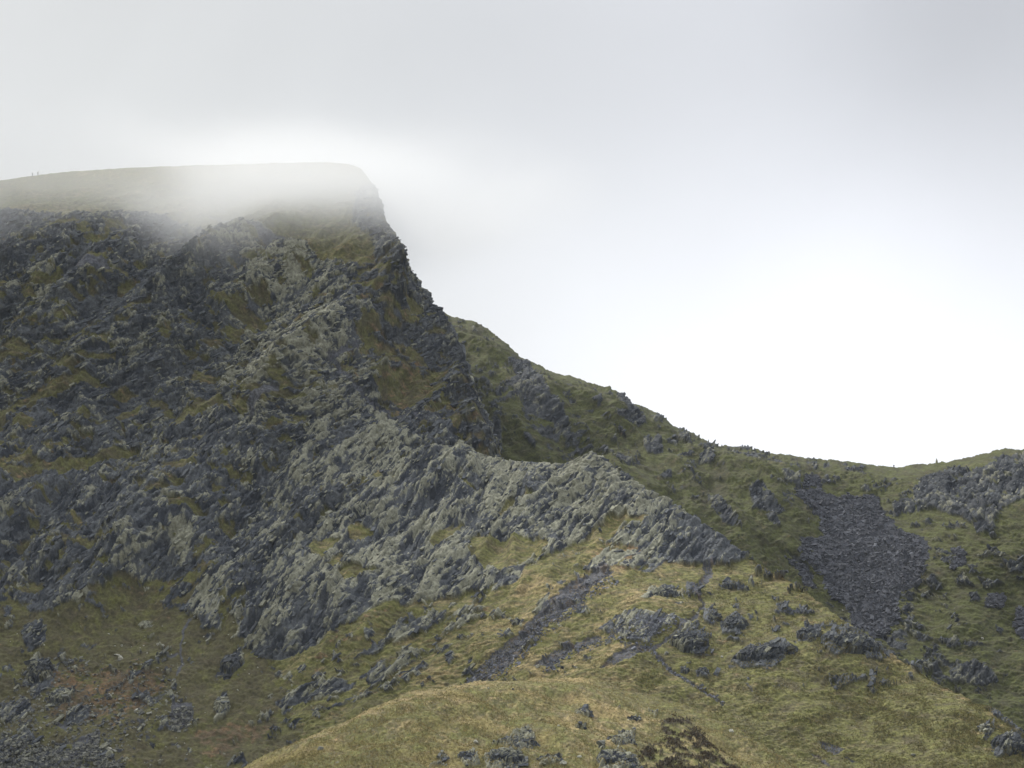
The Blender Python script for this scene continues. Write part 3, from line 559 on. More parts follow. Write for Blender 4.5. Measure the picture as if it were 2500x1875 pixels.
def K_detail(U, V, X, Y, Z, vt):
    wu, wv = K_warp(X, Y, U, V)
    rk = anyp(wu, wv, [[(600, 725), (720, 635), (800, 640), (850, 670), (830, 730), (700, 740)], [(500, 830), (620, 800), (760, 790), (740, 840), (700, 930), (520, 930)], [(330, 850), (430, 805), (470, 860), (380, 899)],
        [(190, 840), (230, 822), (265, 850), (220, 865)], [(870, 850), (940, 800), (1030, 800), (1000, 850)], [(130, 899), (180, 870), (260, 899)], [(1320, 735), (1420, 670), (1510, 655), (1520, 750), (1370, 765)],
        [(1270, 899), (1300, 850), (1400, 790), (1530, 830), (1560, 930), (1280, 960)], [(1120, 520), (1200, 490), (1210, 540), (1130, 545)], [(1380, 540), (1430, 540), (1410, 550)], [(1470, 590), (1560, 575), (1540, 605)],
        [(1600, 520), (1680, 530), (1660, 550)], [(1120, 625), (1190, 620), (1160, 640)], [(1260, 770), (1300, 745), (1320, 775), (1290, 790)], [(550, 700), (600, 695), (590, 715)]], CK, .3617, 2.5)
    dk = pm(wu, wv, KDARK, 7); n1 = fbm(X / 3.4, Y / 3.4, 631, 4, .65)
    dk = dk * ss(n1 + .6 * fbm(X / 1.0, Y / 1.5, 633, 3, .6) + .35 * fbm(X / 7, Y / 8, 634, 2), -.02, .20)
    rockm = ss(rk, .35, .65); hth = ss(dk, .35, .65) * (1 - rockm)
    h1, rs = rockwork(X, Z * 1.2 + Y * .45, .75, 700, 2.6, 2.2, 1., .45)
    h = 2.6 * fbm(X / 26, Y / 24, 641, 4) * ss(V - np.broadcast_to(vt[None], V.shape), 0, 60)
    h = h + rockm * (h1 * .9 + .9) + hth * (.2 + .8 * np.abs(fbm(X / .9, Y / 1.2, 642, 3, .65)))
    h = h + (1 - rockm) * (.26 * fbm(X / 2., Y / 3, 643, 3, .6) + .16 * fbm(X / .6, Y / .9, 644, 2, .6) + .45 * fbm(X / 8, Y / 9, 645, 2))
    c_r = rock_colour(rs, .38, X, Z, 671)
    straw = .22 + .28 * pm(wu, wv, [(1340, 1740), (1420, 1700), (1620, 1760), (1560, 1800), (1430, 1840), (1380, 1800)], 25) + .30 * ss(V - np.broadcast_to(vt[None], V.shape), 24, 0) \
        - .25 * ss(V, 1800, 1860) * (1 - ss(U, 1480, 1560)) + .25 * strip(wu, wv, [(1640, 1720), (1760, 1790), (1900, 1880)], 14, 14)
    c_g = grass_colour(X * 1.4, Y * .55, 681, straw, -.18)
    c_g = mixc(c_g * 1.5, A(.27, .195, .085), ss(fbm(X / 12, Y / 10, 683, 3), -.1, .5) * .35) 
    seam = ss(V - np.broadcast_to(vt[None], V.shape), 75, 12) * ss(U, 1400, 1500)
    c_g = mixc(c_g, grass_colour(X, Y * .5 + Z, 281, .12 - .15 * ss(U, 1650, 1900), -.22) * 1.3, seam)
    col = mixc(c_g, mixc(np.broadcast_to(HEATH, X.shape + (3,)), A(.075, .062, .036), ss(fbm(X / 1.4, Y / 2, 690, 3, .6), .15, .5) * .6), hth)
    col = mixc(col, c_r, rockm)
    K_detail.last = (rockm, .3 + 0 * X, .8 + 0 * X)
    return h, col, None
knoll, on_K = build_layer('grassy_knoll', 380, 2100, 1.9, top_line(K_TOP, 1.0, 17), 2050, 330, K_D, K_detail, back=(12, 1.5, .35, .03), roundw=(34, lambda u: 9 * (1 - ss(u, 1330, 1450))), slabs=(420, .3, 4))

# ------------------------------------------------------------------ valley floor under the camera and beyond, out of the frame
xs = np.concatenate([np.linspace(-6000, -400, 30), np.linspace(-380, 380, 60), np.linspace(400, 6000, 30)]); ys = np.concatenate([np.linspace(-5000, -120, 25), np.linspace(-100, 900, 80), np.linspace(950, 9000, 25)])
gx, gy = np.meshgrid(xs, ys)
gz = -75 + 6 * fbm(gx / 120, gy / 120, 801, 3) + 72 * np.exp(-((gx / 160) ** 2 + ((gy + 25) / 60) ** 2)) - 14 * ss(gy, 100, 500)
ii = np.arange(gx.size).reshape(gx.shape); ff = np.stack([ii[:-1, :-1], ii[:-1, 1:], ii[1:, 1:], ii[1:, :-1]], -1).reshape(-1, 4)
gc = grass_colour(gx.astype(np.float32), gy.astype(np.float32), 805, .05, -.2)
valley = link_mesh('valley_ground', np.stack([gx, gy, gz], -1).reshape(-1, 3), ff, M_LAND, gc.reshape(-1, 3)); tag(valley, kind='structure')

# ------------------------------------------------------------------ loose stone: scree fans, gullies and paths
def surface(o):
    me = o.data; nv = len(me.vertices); co_ = np.empty(nv * 3, np.float32); me.vertices.foreach_get('co', co_)
    return co_.reshape(-1, 3)
def pixel(P):                        # where a point of the land shows in the photograph
    Yc = P[..., 1] * CP + P[..., 2] * SP; Zc = -P[..., 1] * SP + P[..., 2] * CP
    return 1250 + P[..., 0] / Yc * F, 937.5 - Zc / Yc * F
def scatter_stuff(name, land, masks, count, size, seed, cols, label, flatness=(.22, .5), tdir=(1, 0, .1)):
    P = surface(land); nv_grid = land['grid'] ; P = P[:nv_grid]; u, v = pixel(P)
    rng = np.random.default_rng(seed); m = masks(u.astype(np.float32), v.astype(np.float32), P)
    cand = np.nonzero(rng.uniform(0, 1, len(m)) < m)[0]; idx = rng.choice(cand, count)
    pos = P[idx] + rng.normal(0, .15, (count, 3))
    sz = size * np.exp(rng.normal(0, .45, count).clip(-.9, .9)); half = np.stack([sz * rng.uniform(.7, 1.5, count), sz * rng.uniform(.5, 1., count), sz * rng.uniform(*flatness, count)], -1) * .5
    n = np.tile(np.array([[0, -.75, .66]]), (count, 1)) + rng.normal(0, .35, (count, 3)); t = np.tile(np.array([tdir], float), (count, 1)) + rng.normal(0, .45, (count, 3))
    bv, bf = blocks(rng, pos, t, n, half, .3, .3)
    q = rng.uniform(0, 1, (count, 1)); bc = (cols[0] * (1 - q) + cols[1] * q) * rng.uniform(.7, 1.3, (count, 1))
    o = link_mesh(name, bv, bf, M_STONE, np.repeat(bc, 8, 0), False); tag(o, label, 'stones', None, 'stuff'); return o
far_ridge['grid'] = len(surface(far_ridge)) - 2200 * 8; edge['grid'] = len(surface(edge)) - 6000 * 8; mountain['grid'] = len(surface(mountain)) - 16000 * 8; knoll['grid'] = len(surface(knoll)) - 420 * 8
DK, MD, PL = A(.040, .042, .052), A(.095, .100, .115), A(.26, .26, .21)
scatter_stuff('scree', far_ridge, lambda u, v, P: R_scree(*R_warp(P[:, 0], P[:, 2], u, v)), 17000, .72, 21, (DK * .9, MD * .8), 'dark grey scree fan filling the hollow below the right-hand col')
scatter_stuff('scree', edge, lambda u, v, P: mx_(pm(u, v, [(1132, 1674), (1200, 1670), (1260, 1620), (1350, 1540), (1440, 1465), (1510, 1420), (1480, 1400), (1400, 1440), (1320, 1510), (1230, 1590), (1160, 1640)], 8),
    mx_(pm(u, v, [(1313, 1640), (1360, 1600), (1440, 1570), (1480, 1562), (1470, 1575), (1400, 1600), (1345, 1640)], 6), mx_(strip(u, v, [(1590, 1591), (1637, 1638), (1705, 1679), (1768, 1716)], 4, 2), pm(u, v, [(1468, 1550), (1570, 1506), (1637, 1506), (1654, 1523), (1603, 1550), (1590, 1584), (1553, 1588), (1512, 1571)], 8)))),
    3000, .30, 22, (DK * 1.5, MD * 1.5), 'grey broken stone in the gullies below the rocky crest', tdir=(1, 0, .9))
scatter_stuff('scree', mountain, lambda u, v, P: mx_(anyp(u, v, [[(1240, 1240), (1380, 1230), (1370, 1370), (1290, 1400), (1230, 1330)], [(0, 1480), (120, 1450), (330, 1500), (450, 1560), (700, 1420), (740, 1560), (900, 1600), (900, 1700), (0, 1700)]], C1, soft=8),
    .12 * anyp(u, v, [[(250, 900), (1200, 900), (1300, 1200), (900, 1560), (0, 1560), (0, 1200)]], C1, soft=20)), 5200, .42, 23, (DK, PL * .62), 'dark rubble strewn over the floor of the left-hand hollow')

def tufts(name, land, masks, count, size, seed, cols, label):
    P = surface(land)[:land['grid']]; u, v = pixel(P); rng = np.random.default_rng(seed)
    m = masks(u.astype(np.float32), v.astype(np.float32), P); cand = np.nonzero(rng.uniform(0, 1, len(m)) < m)[0]; idx = rng.choice(cand, count)
    pos = P[idx] + rng.normal(0, .2, (count, 3)) * (1, 1, .1); nb = 4; k = count * nb
    base = np.repeat(pos, nb, 0) + rng.normal(0, size * .25, (k, 3)) * (1, 1, .2); a = rng.uniform(0, 6.283, k); h = size * rng.uniform(.5, 1.3, k); wd = size * rng.uniform(.12, .25, k)
    d = np.stack([np.cos(a), np.sin(a), 0 * a], -1); lean = rng.normal(0, .35, (k, 3)) * (1, 1, 0)
    low = base - (0, 0, .12)
    v3 = np.stack([low - d * wd[:, None], low + d * wd[:, None], low + np.stack([lean[:, 0], lean[:, 1], 0 * a + 1], -1) * h[:, None] + (0, 0, .1)], 1)
    bc = np.repeat(cols[0] + (cols[1] - cols[0]) * rng.uniform(0, 1, (count, 1)), nb, 0) * rng.uniform(.75, 1.25, (k, 1))
    o = link_mesh(name, v3.reshape(-1, 3), np.arange(k * 3).reshape(-1, 3), M_LAND, np.repeat(bc, 3, 0), False); tag(o, label, 'grass', None, 'stuff')
def kfield(u, v, P):
    return (v < 1885) * (v > 1650) * (u > 560) * (u < 2000) * (.25 + .75 * ss(fbm(P[:, 0] / 5, P[:, 1] / 6, 901, 3), -.3, .5)) * (1 - .9 * pm(u, v, KDARK, 6))
tufts('grass', knoll, kfield, 60000, .19, 31, (A(.130, .130, .044), A(.36, .28, .13)), 'straw and green tussocks over the near knoll')
tufts('heather', knoll, lambda u, v, P: pm(u + 22 * fbm(P[:, 0] / 3, P[:, 1] / 3, 905, 3), v + 10 * fbm(P[:, 0] / 3, P[:, 1] / 3, 906, 3), KDARK, 16) * ss(fbm(P[:, 0] / 3.4, P[:, 1] / 3.4, 631, 4, .65) + .35 * fbm(P[:, 0] / 7, P[:, 1] / 8, 634, 2), -.05, .2), 6500, .36, 32, (A(.022, .020, .015), A(.10, .070, .040)), 'dark heather clumps on the right side of the near knoll')
tufts('grass', edge, lambda u, v, P: (v < 1885) * (u > 1150) * (v > 1380) * ss(v - 1400 + (u - 1150) * .2, 40, 140) * (.15 + .85 * ss(fbm(P[:, 0] / 6, P[:, 2] / 3, 903, 3), -.2, .5)), 60000, .24, 33, (A(.075, .080, .030), A(.24, .20, .085)), 'rough hill grass on the slope below the crest')

# ------------------------------------------------------------------ boulders and outcrops one can point at
STONE_COL = {'pale': (A(.27, .27, .22), A(.36, .35, .30)), 'grey': (A(.13, .135, .125), A(.20, .20, .165)), 'dark': (A(.035, .037, .042), A(.085, .088, .095))}
def boulder_mesh(rng, w, h, tone):
    import bmesh
    bm = bmesh.new(); bmesh.ops.create_icosphere(bm, subdivisions=3, radius=1.0)
    V = np.array([v.co[:] for v in bm.verts]); Fc = np.array([[v.index for v in f.verts] for f in bm.faces]); bm.free()
    for _ in range(11):                # broken by flat cleavage faces
        d = rng.normal(size=3); d /= np.linalg.norm(d); k = rng.uniform(.45, .8)
        t = V @ d; V = V - np.clip(t - k, 0, None)[:, None] * d
    V = V * np.array([w / 2, w / 2 * rng.uniform(.6, .9), h / 2])
    V = V + rng.normal(0, .015 * w, V.shape)
    a = rng.uniform(-.5, .5); c, q = math.cos(a), math.sin(a)
    V = np.stack([V[:, 0] * c + V[:, 2] * q, V[:, 1], -V[:, 0] * q + V[:, 2] * c], -1)
    lo, hi = STONE_COL[tone]; m = rng.uniform(0, 1, (len(V), 1)) * .5 + rng.uniform(0, .5)
    return V, Fc, lo + (hi - lo) * m
brng = np.random.default_rng(99)
def boulder(on, u, v, wpx, hpx, tone, label, group=None, name='boulder'):
    p, n = on(u, v); k = p.y / F
    V, Fc, cc = boulder_mesh(brng, wpx * k, hpx * k * 1.25, tone)
    o = link_mesh(name, V, Fc, M_STONE, cc, False); o.location = p + Vector((0, 0, hpx * k * .30))
    tag(o, label, 'boulder' if name == 'boulder' else 'stone', group); return o
def outcrop(on, u, v, wpx, hpx, tone, label, ang=.8, cnt=22):
    """a mound of cleaved rock rising out of the turf, its rim buried; a few broken blocks stand on it"""
    p, n = on(u, v); k = p.y / F; W, H = wpx * k / 2, hpx * k / 2; r = brng; sd = int(r.integers(1, 9999))
    nn = np.array(n) * .6 + np.array([0, -.35, .65]) * .4; nn /= np.linalg.norm(nn)
    tx = np.array([1, 0, 0]) - nn * nn[0]; tx /= np.linalg.norm(tx); ty = np.cross(nn, tx)
    na, nb = int(np.clip(wpx * 1.1, 30, 130)), int(np.clip(hpx * 1.6, 26, 90))
    a, b = np.meshgrid(np.linspace(-1.25, 1.25, na), np.linspace(-1.3, 1.3, nb))
    wn = .32 * fbm(a * 1.6 + sd, b * 1.3, sd, 4, .6)
    rr = np.sqrt(a ** 2 + b ** 2) + wn
    A_ = (a * W).astype(np.float32); B_ = (b * H * 1.15).astype(np.float32)
    relief, rs = rockwork(A_ + sd % 91, B_, ang, sd, max(.9, min(W, H) * .55), 2.2, 1., min(1., H / 4))
    bump = np.sqrt(np.clip(1 - rr ** 2, 0, 1)); br = ss(fbm(a * 2.4, b * 2.0, sd + 3, 3, .6) + .9, .1, .6)
    hgt = (bump * H * .75 + relief * .75 * ss(rr, 1.1, .8)) * br + .15 - 1.1 * ss(rr, .9, 1.12)
    P = A_[..., None] * tx + B_[..., None] * ty + hgt[..., None] * nn
    ii = np.arange(na * nb).reshape(nb, na); f = np.stack([ii[:-1, :-1], ii[:-1, 1:], ii[1:, 1:], ii[1:, :-1]], -1).reshape(-1, 4)
    pal = {'dark': -.02, 'grey': .26, 'pale': .55}[tone]
    c = rock_colour(rs, pal + .15 * fbm(a, b, sd + 5, 2), A_, B_, sd) * (.9 if tone == 'dark' else 1.05)
    mossy = ss(fbm(A_ / 1.6, B_ / 1.0, sd + 8, 3, .6), .25, .45) * ss(bump, .95, .5); c = mixc(c, OLIVE, mossy * .8)
    cnt = int(cnt * .6); idx = r.choice(np.nonzero((rr < .85).ravel())[0], cnt); pos = P.reshape(-1, 3)[idx]
    sz = np.clip(H * .16, .12, .5) * np.exp(r.normal(0, .3, cnt)); half = np.stack([sz * r.uniform(.8, 1.6, cnt), sz * r.uniform(.4, .7, cnt), sz * r.uniform(.3, .6, cnt)], -1)
    aa = ang + r.normal(0, .2, cnt); t = np.stack([np.cos(aa), r.normal(0, .2, cnt), np.sin(aa)], -1)
    bv, bf = blocks(r, pos, t, np.tile(nn, (cnt, 1)) + r.normal(0, .2, (cnt, 3)), half, .36, .3)
    bc = c.reshape(-1, 3)[idx] * r.uniform(.8, 1.3, (cnt, 1))
    fs = np.vstack([f, bf + na * nb]); sm_ = np.ones(len(fs), bool); sm_[len(f):] = False
    o = link_mesh('rock_outcrop', np.vstack([P.reshape(-1, 3), bv]), fs, M_STONE, np.clip(np.vstack([c.reshape(-1, 3), np.repeat(bc, 8, 0)]), .01, .6), sm_); o.location = p
    tag(o, label, 'outcrop'); return o
for a in [
    (1262, 1803, 92, 34, 'dark', 'dark broken crag on the left side of the near knoll'),
    (1230, 1853, 95, 42, 'dark', 'long dark crag at the bottom edge of the knoll, below the broken crag'),
    (1137, 1857, 42, 26, 'dark', 'small dark crag at the bottom edge, between a tiny outcrop and a long crag'),
    (1082, 1856, 30, 16, 'dark', 'tiny dark outcrop farthest left along the foot of the knoll'),
    (1345, 1848, 58, 26, 'dark', 'jagged dark outcrop at the foot of the knoll, left of the big rounded crag'),
    (1515, 1810, 74, 34, 'grey', 'pale slabby outcrop on the knoll, just above the big rounded crag'),
    (1506, 1866, 100, 62, 'grey', 'big rounded grey crag at the bottom edge of the knoll'),
    (1430, 1738, 34, 14, 'dark', 'low dark outcrop in straw grass high on the knoll'),
    (1548, 1764, 34, 14, 'dark', 'flat dark rock in straw grass above the heather patch'),
    (1420, 1776, 26, 10, 'grey', 'small half-buried grey rock on the middle of the knoll')]:
    outcrop(on_K, *a, cnt=30)
for a in [
    (1612, 1458, 92, 34, 'grey', 'slanting lens-shaped grey outcrop above the fork of the path'),
    (1742, 1512, 44, 30, 'dark', 'small dark crag just right of the worn path'),
    (1796, 1530, 56, 44, 'dark', 'blocky dark crag second to the right of the worn path'),
    (1682, 1578, 84, 54, 'dark', 'jagged dark crag directly right of the path fork'),
    (1872, 1602, 150, 54, 'dark', 'widest dark crag on the grassy slope, centre right'),
    (1976, 1556, 58, 40, 'dark', 'upright ribbed crag above and right of the widest crag'),
    (2078, 1580, 130, 54, 'dark', 'long dark crag running along the slope near the right-hand skyline'),
    (1785, 1432, 38, 16, 'dark', 'low dark outcrop just below the end of the rocky crest'),
    (1816, 1436, 24, 16, 'dark', 'small round rock beside the low outcrop below the crest'),
    (2408, 1788, 34, 44, 'grey', 'upright grey rock low on the slope, near the right edge'),
    (2462, 1826, 74, 60, 'dark', 'large dark crag cut off by the right edge of the slope'),
    (1674, 1640, 22, 14, 'dark', 'small dark rock below the path, left of two'),
    (1716, 1642, 26, 20, 'dark', 'rounded dark rock below the path, right of two')]:
    outcrop(on_S, *a, cnt=26)
for a in [
    (105, 1650, 60, 60, 'dark', 'tall dark crag standing in the left of the hollow'),
    (155, 1712, 52, 40, 'grey', 'slanting ribbed slab in the lower left of the hollow'),
    (568, 1640, 52, 50, 'dark', 'leaning dark crag at the foot of the main rock ridge'),
    (545, 1735, 36, 52, 'grey', 'narrow pale rib of rock in grass left of the knoll'),
    (362, 1528, 46, 26, 'pale', 'pale jumble of slabs in the upper grass of the hollow'),
    (150, 1832, 34, 22, 'grey', 'squat grey block at the bottom left of the hollow')]:
    outcrop(on_M, *a, cnt=20)
for on, u, v, w_, h_, tone, lab in [
    (on_K, 1164, 1804, 15, 10, 'pale', 'pale round stone just left of the dark broken crag on the knoll'),
    (on_K, 1364, 1784, 9, 5, 'pale', 'small white stone in the grass at the centre of the knoll'),
    (on_K, 1416, 1846, 12, 8, 'pale', 'white stone in the grass left of the big rounded crag'),
    (on_K, 1464, 1828, 22, 16, 'grey', 'rounded grey boulder beside the pale slabby outcrop'),
    (on_K, 1376, 1860, 20, 14, 'pale', 'pale tilted slab at the foot of the knoll'),
    (on_K, 1786, 1786, 14, 8, 'pale', 'pale stone at the right end of the heather patch'),
    (on_K, 1733, 1814, 8, 5, 'pale', 'tiny pale stone in the green grass below the heather'),
    (on_K, 1253, 1684, 7, 5, 'dark', 'small dark stone just below the skyline of the knoll'),
    (on_K, 1192, 1680, 8, 3, 'pale', 'thin pale stone lying near the skyline of the knoll'),
    (on_K, 786, 1838, 20, 9, 'grey', 'flat grey stone low on the left shoulder of the knoll'),
    (on_K, 824, 1864, 11, 4, 'pale', 'thin pale stone at the bottom edge, left shoulder of the knoll'),
    (on_S, 1325, 1644, 14, 9, 'pale', 'pale slab standing at the lower end of the short scree strip'),
    (on_S, 1764, 1606, 9, 6, 'pale', 'white block in the grass left of the widest crag'),
    (on_S, 1628, 1602, 12, 11, 'grey', 'pale boulder in the grass below the path fork'),
    (on_S, 1614, 1420, 7, 6, 'pale', 'tiny white stone above the slanting outcrop'),
    (on_S, 1159, 1560, 13, 9, 'grey', 'grey boulder in the grass above the large scree strip'),
    (on_S, 1160, 1373, 8, 6, 'pale', 'small pale block on a ledge of the rock ridge'),
    (on_S, 1003, 1377, 7, 5, 'pale', 'tiny pale block caught on the slabs of the rock ridge'),
    (on_S, 1705, 1500, 14, 7, 'pale', 'pale stone on the edge of the worn path'),
    (on_S, 2230, 1842, 14, 6, 'grey', 'flat grey stone low on the grassy slope'),
    (on_R, 2058, 1488, 8, 5, 'pale', 'pale stone in the grass left of the foot of the scree fan'),
    (on_R, 2400, 1554, 9, 6, 'pale', 'pale stone on the far hillside near the right edge'),
    (on_M, 143, 1832, 26, 15, 'grey', 'large pale-topped boulder at the bottom of the hollow'),
    (on_M, 273, 1856, 15, 11, 'pale', 'pale boulder at the bottom edge of the hollow'),
    (on_M, 298, 1623, 14, 12, 'pale', 'pale boulder at the foot of the smooth grass in the hollow'),
    (on_M, 290, 1606, 18, 5, 'pale', 'long thin white slab in the grass of the hollow'),
    (on_M, 299, 1582, 7, 7, 'pale', 'upright white stone above the long thin slab'),
    (on_M, 388, 1592, 6, 9, 'pale', 'upright white stone beside a flat white block'),
    (on_M, 402, 1596, 12, 7, 'pale', 'flat white block right of the upright white stone'),
    (on_M, 268, 1555, 7, 4, 'pale', 'small white stone high in the grass of the hollow'),
    (on_M, 364, 1614, 5, 5, 'pale', 'pointed white stone below the pair of white stones'),
    (on_M, 328, 1690, 15, 13, 'grey', 'grey boulder among brown bracken in the hollow'),
    (on_M, 339, 1752, 14, 8, 'pale', 'pale block in bracken low in the hollow'),
    (on_M, 233, 1762, 17, 9, 'grey', 'grey flat-topped boulder low in the hollow')]:
    boulder(on, u, v, w_, h_, tone, lab)
lab = 'small pale stone scattered in the grass of the left-hand hollow'
for k in range(90):
    u, v = brng.uniform(20, 660), brng.uniform(1540, 1865)
    if u > 520 - (v - 1700) * .3 and v > 1700: continue
    s_ = brng.uniform(2.5, 5.5)
    boulder(on_M, u, v, s_ * brng.uniform(1, 1.5), s_ * brng.uniform(.5, .9), 'pale', lab, 'pale stones scattered over the hollow', 'stone')

# ------------------------------------------------------------------ two walkers on the misty skyline
def skin_mesh(name, joints, edges, mat, sub=2):
    me = bpy.data.meshes.new(name); me.from_pydata([j[:3] for j in joints], edges, [])
    o = bpy.data.objects.new(name, me); C.objects.link(o)
    md = o.modifiers.new('skin', 'SKIN'); md.use_smooth_shade = True
    for i, j in enumerate(joints):
        r = j[3] if not isinstance(j[3], tuple) else j[3]
        me.skin_vertices[0].data[i].radius = r if isinstance(r, tuple) else (r, r)
    me.skin_vertices[0].data[0].use_root = True
    if sub: o.modifiers.new('sub', 'SUBSURF').levels = sub; o.modifiers['sub'].render_levels = sub
    dg = bpy.context.evaluated_depsgraph_get(); m2 = bpy.data.meshes.new_from_object(o.evaluated_get(dg)); o.modifiers.clear(); o.data = m2
    m2.materials.clear(); m2.materials.append(mat); return o
def plain(name, col): return base_mat(name, attr=False, col=col, nscale=12, lo=.85, hi=1.15, bump=.1, bdist=.01)
SKIN = plain('skin', (.45, .27, .19)); HAIR = plain('hair', (.04, .028, .02)); TROUS = plain('trouser cloth', (.035, .038, .045)); BOOT = plain('boot leather', (.03, .022, .016))
def walker(label, loc, rz, jacket, pack, lean, step, scale):
    e = bpy.data.objects.new('person', None); C.objects.link(e); e.location = loc; e.rotation_euler = (0, 0, rz); e.scale = (scale,) * 3
    tag(e, label, 'person', 'walkers on the skyline')
    def ch(o): o.parent = e; return o
    L_ = lean
    J = [(0, 0, .98, .13), (0, L_ * .3, 1.15, .135), (0, L_ * .7, 1.38, .15), (0, L_, 1.50, .06), (0, L_ + .01, 1.58, .075), (0, L_ + .015, 1.66, .095), (0, L_ + .01, 1.74, .07),
         (.10, .01, .92, .095), (.11, step * .5, .50, .062), (.11, step, .10, .045), (.11, step + .14, .05, .045),
         (-.10, .01, .92, .095), (-.11, -step * .4, .50, .062), (-.11, -step, .10, .045), (-.11, -step + .14, .05, .045),
         (.20, L_ * .8, 1.42, .062), (.27, L_ * .5 - .02, 1.15, .045), (.26, L_ + .12, .92, .034), (.25, L_ + .18, .84, .03), (.25, L_ + .22, .78, .018),
         (-.20, L_ * .8, 1.42, .062), (-.27, L_ * .5 - .04, 1.15, .045), (-.27, L_ + .06, .91, .034), (-.26, L_ + .10, .83, .03), (-.26, L_ + .13, .77, .018)]
    E = [(0, 1), (1, 2), (2, 3), (3, 4), (4, 5), (5, 6), (0, 7), (7, 8), (8, 9), (9, 10), (0, 11), (11, 12), (12, 13), (13, 14), (2, 15), (15, 16), (16, 17), (17, 18), (18, 19), (2, 20), (20, 21), (21, 22), (22, 23), (23, 24)]
    ch(skin_mesh('body', J, E, SKIN))
    ch(skin_mesh('jacket', [(0, 0, .90, .17), (0, L_ * .4, 1.15, .165), (0, L_ * .7, 1.38, .18), (0, L_ * .95, 1.49, .085), (.21, L_ * .8, 1.41, .08), (.275, L_ * .5 - .02, 1.15, .062), (.262, L_ + .11, .94, .05),
        (-.21, L_ * .8, 1.41, .08), (-.275, L_ * .5 - .04, 1.15, .062), (-.272, L_ + .05, .93, .05)], [(0, 1), (1, 2), (2, 3), (2, 4), (4, 5), (5, 6), (2, 7), (7, 8), (8, 9)], plain('jacket cloth', jacket)))
    ch(skin_mesh('trousers', [(0, 0, .96, .155), (.10, .01, .88, .115), (.11, step * .5, .50, .08), (.11, step, .14, .065), (-.10, .01, .88, .115), (-.11, -step * .4, .50, .08), (-.11, -step, .14, .065)],
        [(0, 1), (1, 2), (2, 3), (0, 4), (4, 5), (5, 6)], TROUS))
    for sx, st in ((.11, step), (-.11, -step)): ch(skin_mesh('boot', [(sx, st - .03, .10, .062), (sx, st, .05, .055), (sx, st + .15, .045, .045)], [(0, 1), (1, 2)], BOOT, 1))
    ch(skin_mesh('hat', [(0, L_ + .01, 1.70, .108), (0, L_ + .0, 1.76, .095), (0, L_, 1.80, .05)], [(0, 1), (1, 2)], HAIR))
    ch(skin_mesh('backpack', [(0, L_ * .3 - .24, 1.05, (.15, .11)), (0, L_ * .6 - .25, 1.28, (.16, .12)), (0, L_ * .8 - .22, 1.46, (.12, .08))], [(0, 1), (1, 2)], plain('pack cloth', pack)))
    return e
def skyline_spot(u):
    p, n = on_M(u, float(top_line(M_TOP)(u)) + 1.5)
    return p
p1 = skyline_spot(80); p2 = skyline_spot(94)
walker('walker on the misty skyline, left and shorter of the two', p1, -1.2, (.05, .055, .06), (.04, .04, .05), .06, .16, .98)
walker('walker on the misty skyline, right and taller of the two, with backpack', p2, -1.4, (.035, .045, .06), (.05, .03, .03), .08, .22, 1.04)

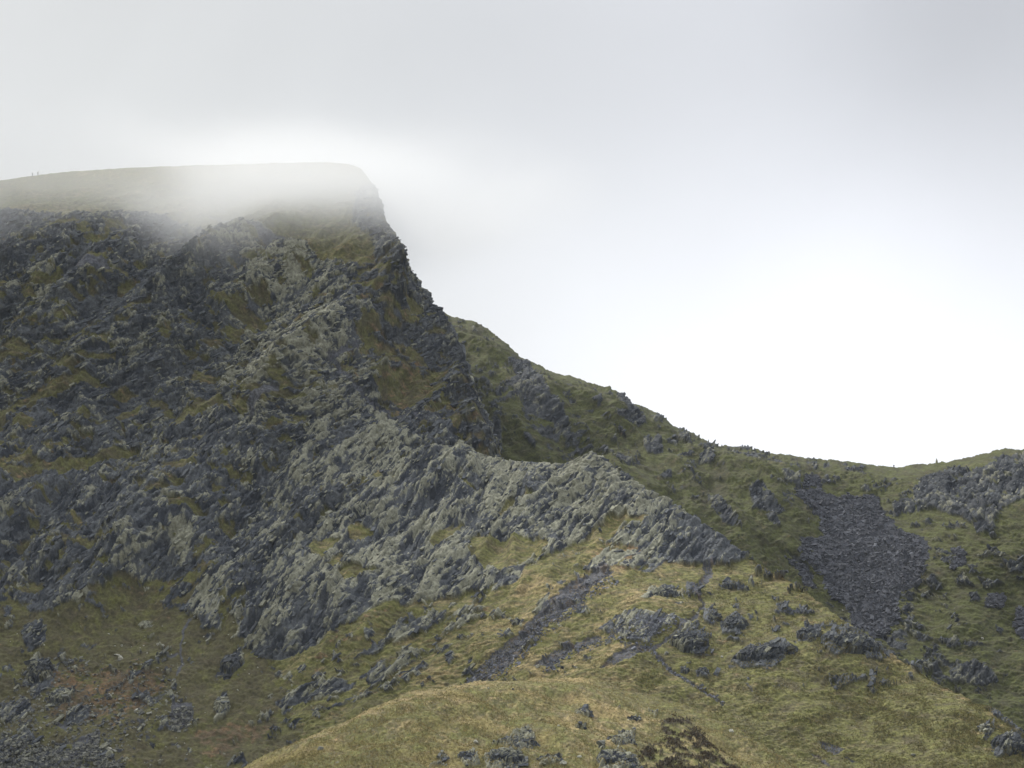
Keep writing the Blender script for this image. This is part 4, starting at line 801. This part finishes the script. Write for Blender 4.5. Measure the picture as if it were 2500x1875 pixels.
# ------------------------------------------------------------------ cloud sitting on the summit, and the air
def volume_mat(name): 
    m = bpy.data.materials.new(name); m.use_nodes = True; t = m.node_tree; t.nodes.clear()
    o = t.nodes.new('ShaderNodeOutputMaterial'); v = t.nodes.new('ShaderNodeVolumePrincipled'); t.links.new(v.outputs[0], o.inputs['Volume'])
    return m, t, v
def cloud():
    import bmesh
    bm = bmesh.new(); bmesh.ops.create_icosphere(bm, subdivisions=4, radius=1.0)
    c = Vector((-140, 590, 152)); rr = Vector((190, 95, 85))
    for v in bm.verts: v.co = Vector((v.co.x * rr.x, v.co.y * rr.y, v.co.z * rr.z))
    me = bpy.data.meshes.new('cloud'); bm.to_mesh(me); bm.free()
    o = bpy.data.objects.new('cloud', me); C.objects.link(o); o.location = c
    m, t, v = volume_mat('cloud vapour'); n = t.nodes; l = t.links
    def M_(op, a, b=None, cl=False):
        q = n.new('ShaderNodeMath'); q.operation = op; q.use_clamp = cl
        for i, x in enumerate((a, b)):
            if x is None: continue
            if isinstance(x, (int, float)): q.inputs[i].default_value = x
            else: l.new(x, q.inputs[i])
        return q.outputs[0]
    def S_(x, a, b):
        q = n.new('ShaderNodeMapRange'); q.interpolation_type = 'SMOOTHSTEP'; l.new(x, q.inputs[0])
        q.inputs[1].default_value = a; q.inputs[2].default_value = b; return q.outputs[0]
    g = n.new('ShaderNodeNewGeometry'); sp = n.new('ShaderNodeSeparateXYZ'); l.new(g.outputs['Position'], sp.inputs[0]); x, y, z = sp.outputs
    def ell(c, r):
        s_ = None
        for q, cc, r_ in zip((x, y, z), c, r):
            d = M_('DIVIDE', M_('SUBTRACT', q, cc), r_); d = M_('MULTIPLY', d, d); s_ = d if s_ is None else M_('ADD', s_, d)
        return s_
    no = n.new('ShaderNodeTexNoise'); no.inputs['Scale'].default_value = .018; no.inputs['Detail'].default_value = 3; l.new(g.outputs['Position'], no.inputs['Vector'])
    zz = M_('ADD', z, M_('MULTIPLY', M_('SUBTRACT', no.outputs[0], .5), 46))
    fall = S_(ell(c, rr), 1.0, .3)
    wsp = M_('ADD', M_('MULTIPLY', S_(no.outputs[0], .3, .7), 1.0), .5)
    d1 = M_('MULTIPLY', M_('MULTIPLY', M_('MULTIPLY', M_('POWER', S_(zz, 106, 142), 1.5), S_(zz, 157, 134)), M_('MULTIPLY', M_('MULTIPLY', fall, wsp), M_('ADD', M_('MULTIPLY', S_(x, -140, -75), .40), .60))), .019)
    blob2 = M_('POWER', 2.718, M_('MULTIPLY', ell((-74, 598, 144), (38, 30, 14)), -1.0))
    d2 = M_('MULTIPLY', M_('MULTIPLY', blob2, fall), .023)
    l.new(M_('ADD', d1, d2), v.inputs['Density'])
    v.inputs['Color'].default_value = (.95, .96, .975, 1); v.inputs['Anisotropy'].default_value = 0.0
    m.cycles.volume_step_rate = .3; m.cycles.volume_interpolation = 'LINEAR'
    me.materials.append(m); tag(o, kind='stuff', label='grey cloud drifting over the flat summit', cat='cloud')
    return o
cloud()
def shade_cloud():                      # unseen added cloud bank left of the frame, put there to shade the hollow
    import bmesh
    bm = bmesh.new(); bmesh.ops.create_icosphere(bm, subdivisions=4, radius=1.0)
    for v in bm.verts:
        k = 1 + .12 * math.sin(v.co.x * 5 + 1) * math.cos(v.co.y * 4) + .08 * math.sin(v.co.z * 7)
        v.co = Vector((v.co.x * 135 * k, v.co.y * 165 * k, v.co.z * 95 * k))
    me = bpy.data.meshes.new('cloud'); bm.to_mesh(me); bm.free()
    o = bpy.data.objects.new('cloud', me); C.objects.link(o); o.location = (-345, 570, 235)  # unseen added cloud bank, not the cloud on the summit
    m, t, v = volume_mat('added cloud bank'); v.inputs['Density'].default_value = .009; v.inputs['Color'].default_value = (.99, .99, .99, 1)
    me.materials.append(m); tag(o, kind='stuff', label='unseen added cloud bank left of the summit', cat='cloud')
shade_cloud()

def haze():
    import bmesh
    bm = bmesh.new(); bmesh.ops.create_cube(bm, size=1.0)
    me = bpy.data.meshes.new('haze'); bm.to_mesh(me); bm.free()
    o = bpy.data.objects.new('haze', me); C.objects.link(o)
    o.scale = (12200, 14300, 420); o.location = (0, 2000, 105)
    m, t, v = volume_mat('thin haze'); v.inputs['Density'].default_value = .000045; v.inputs['Color'].default_value = (.80, .88, 1, 1)
    me.materials.append(m); tag(o, kind='stuff')
haze()
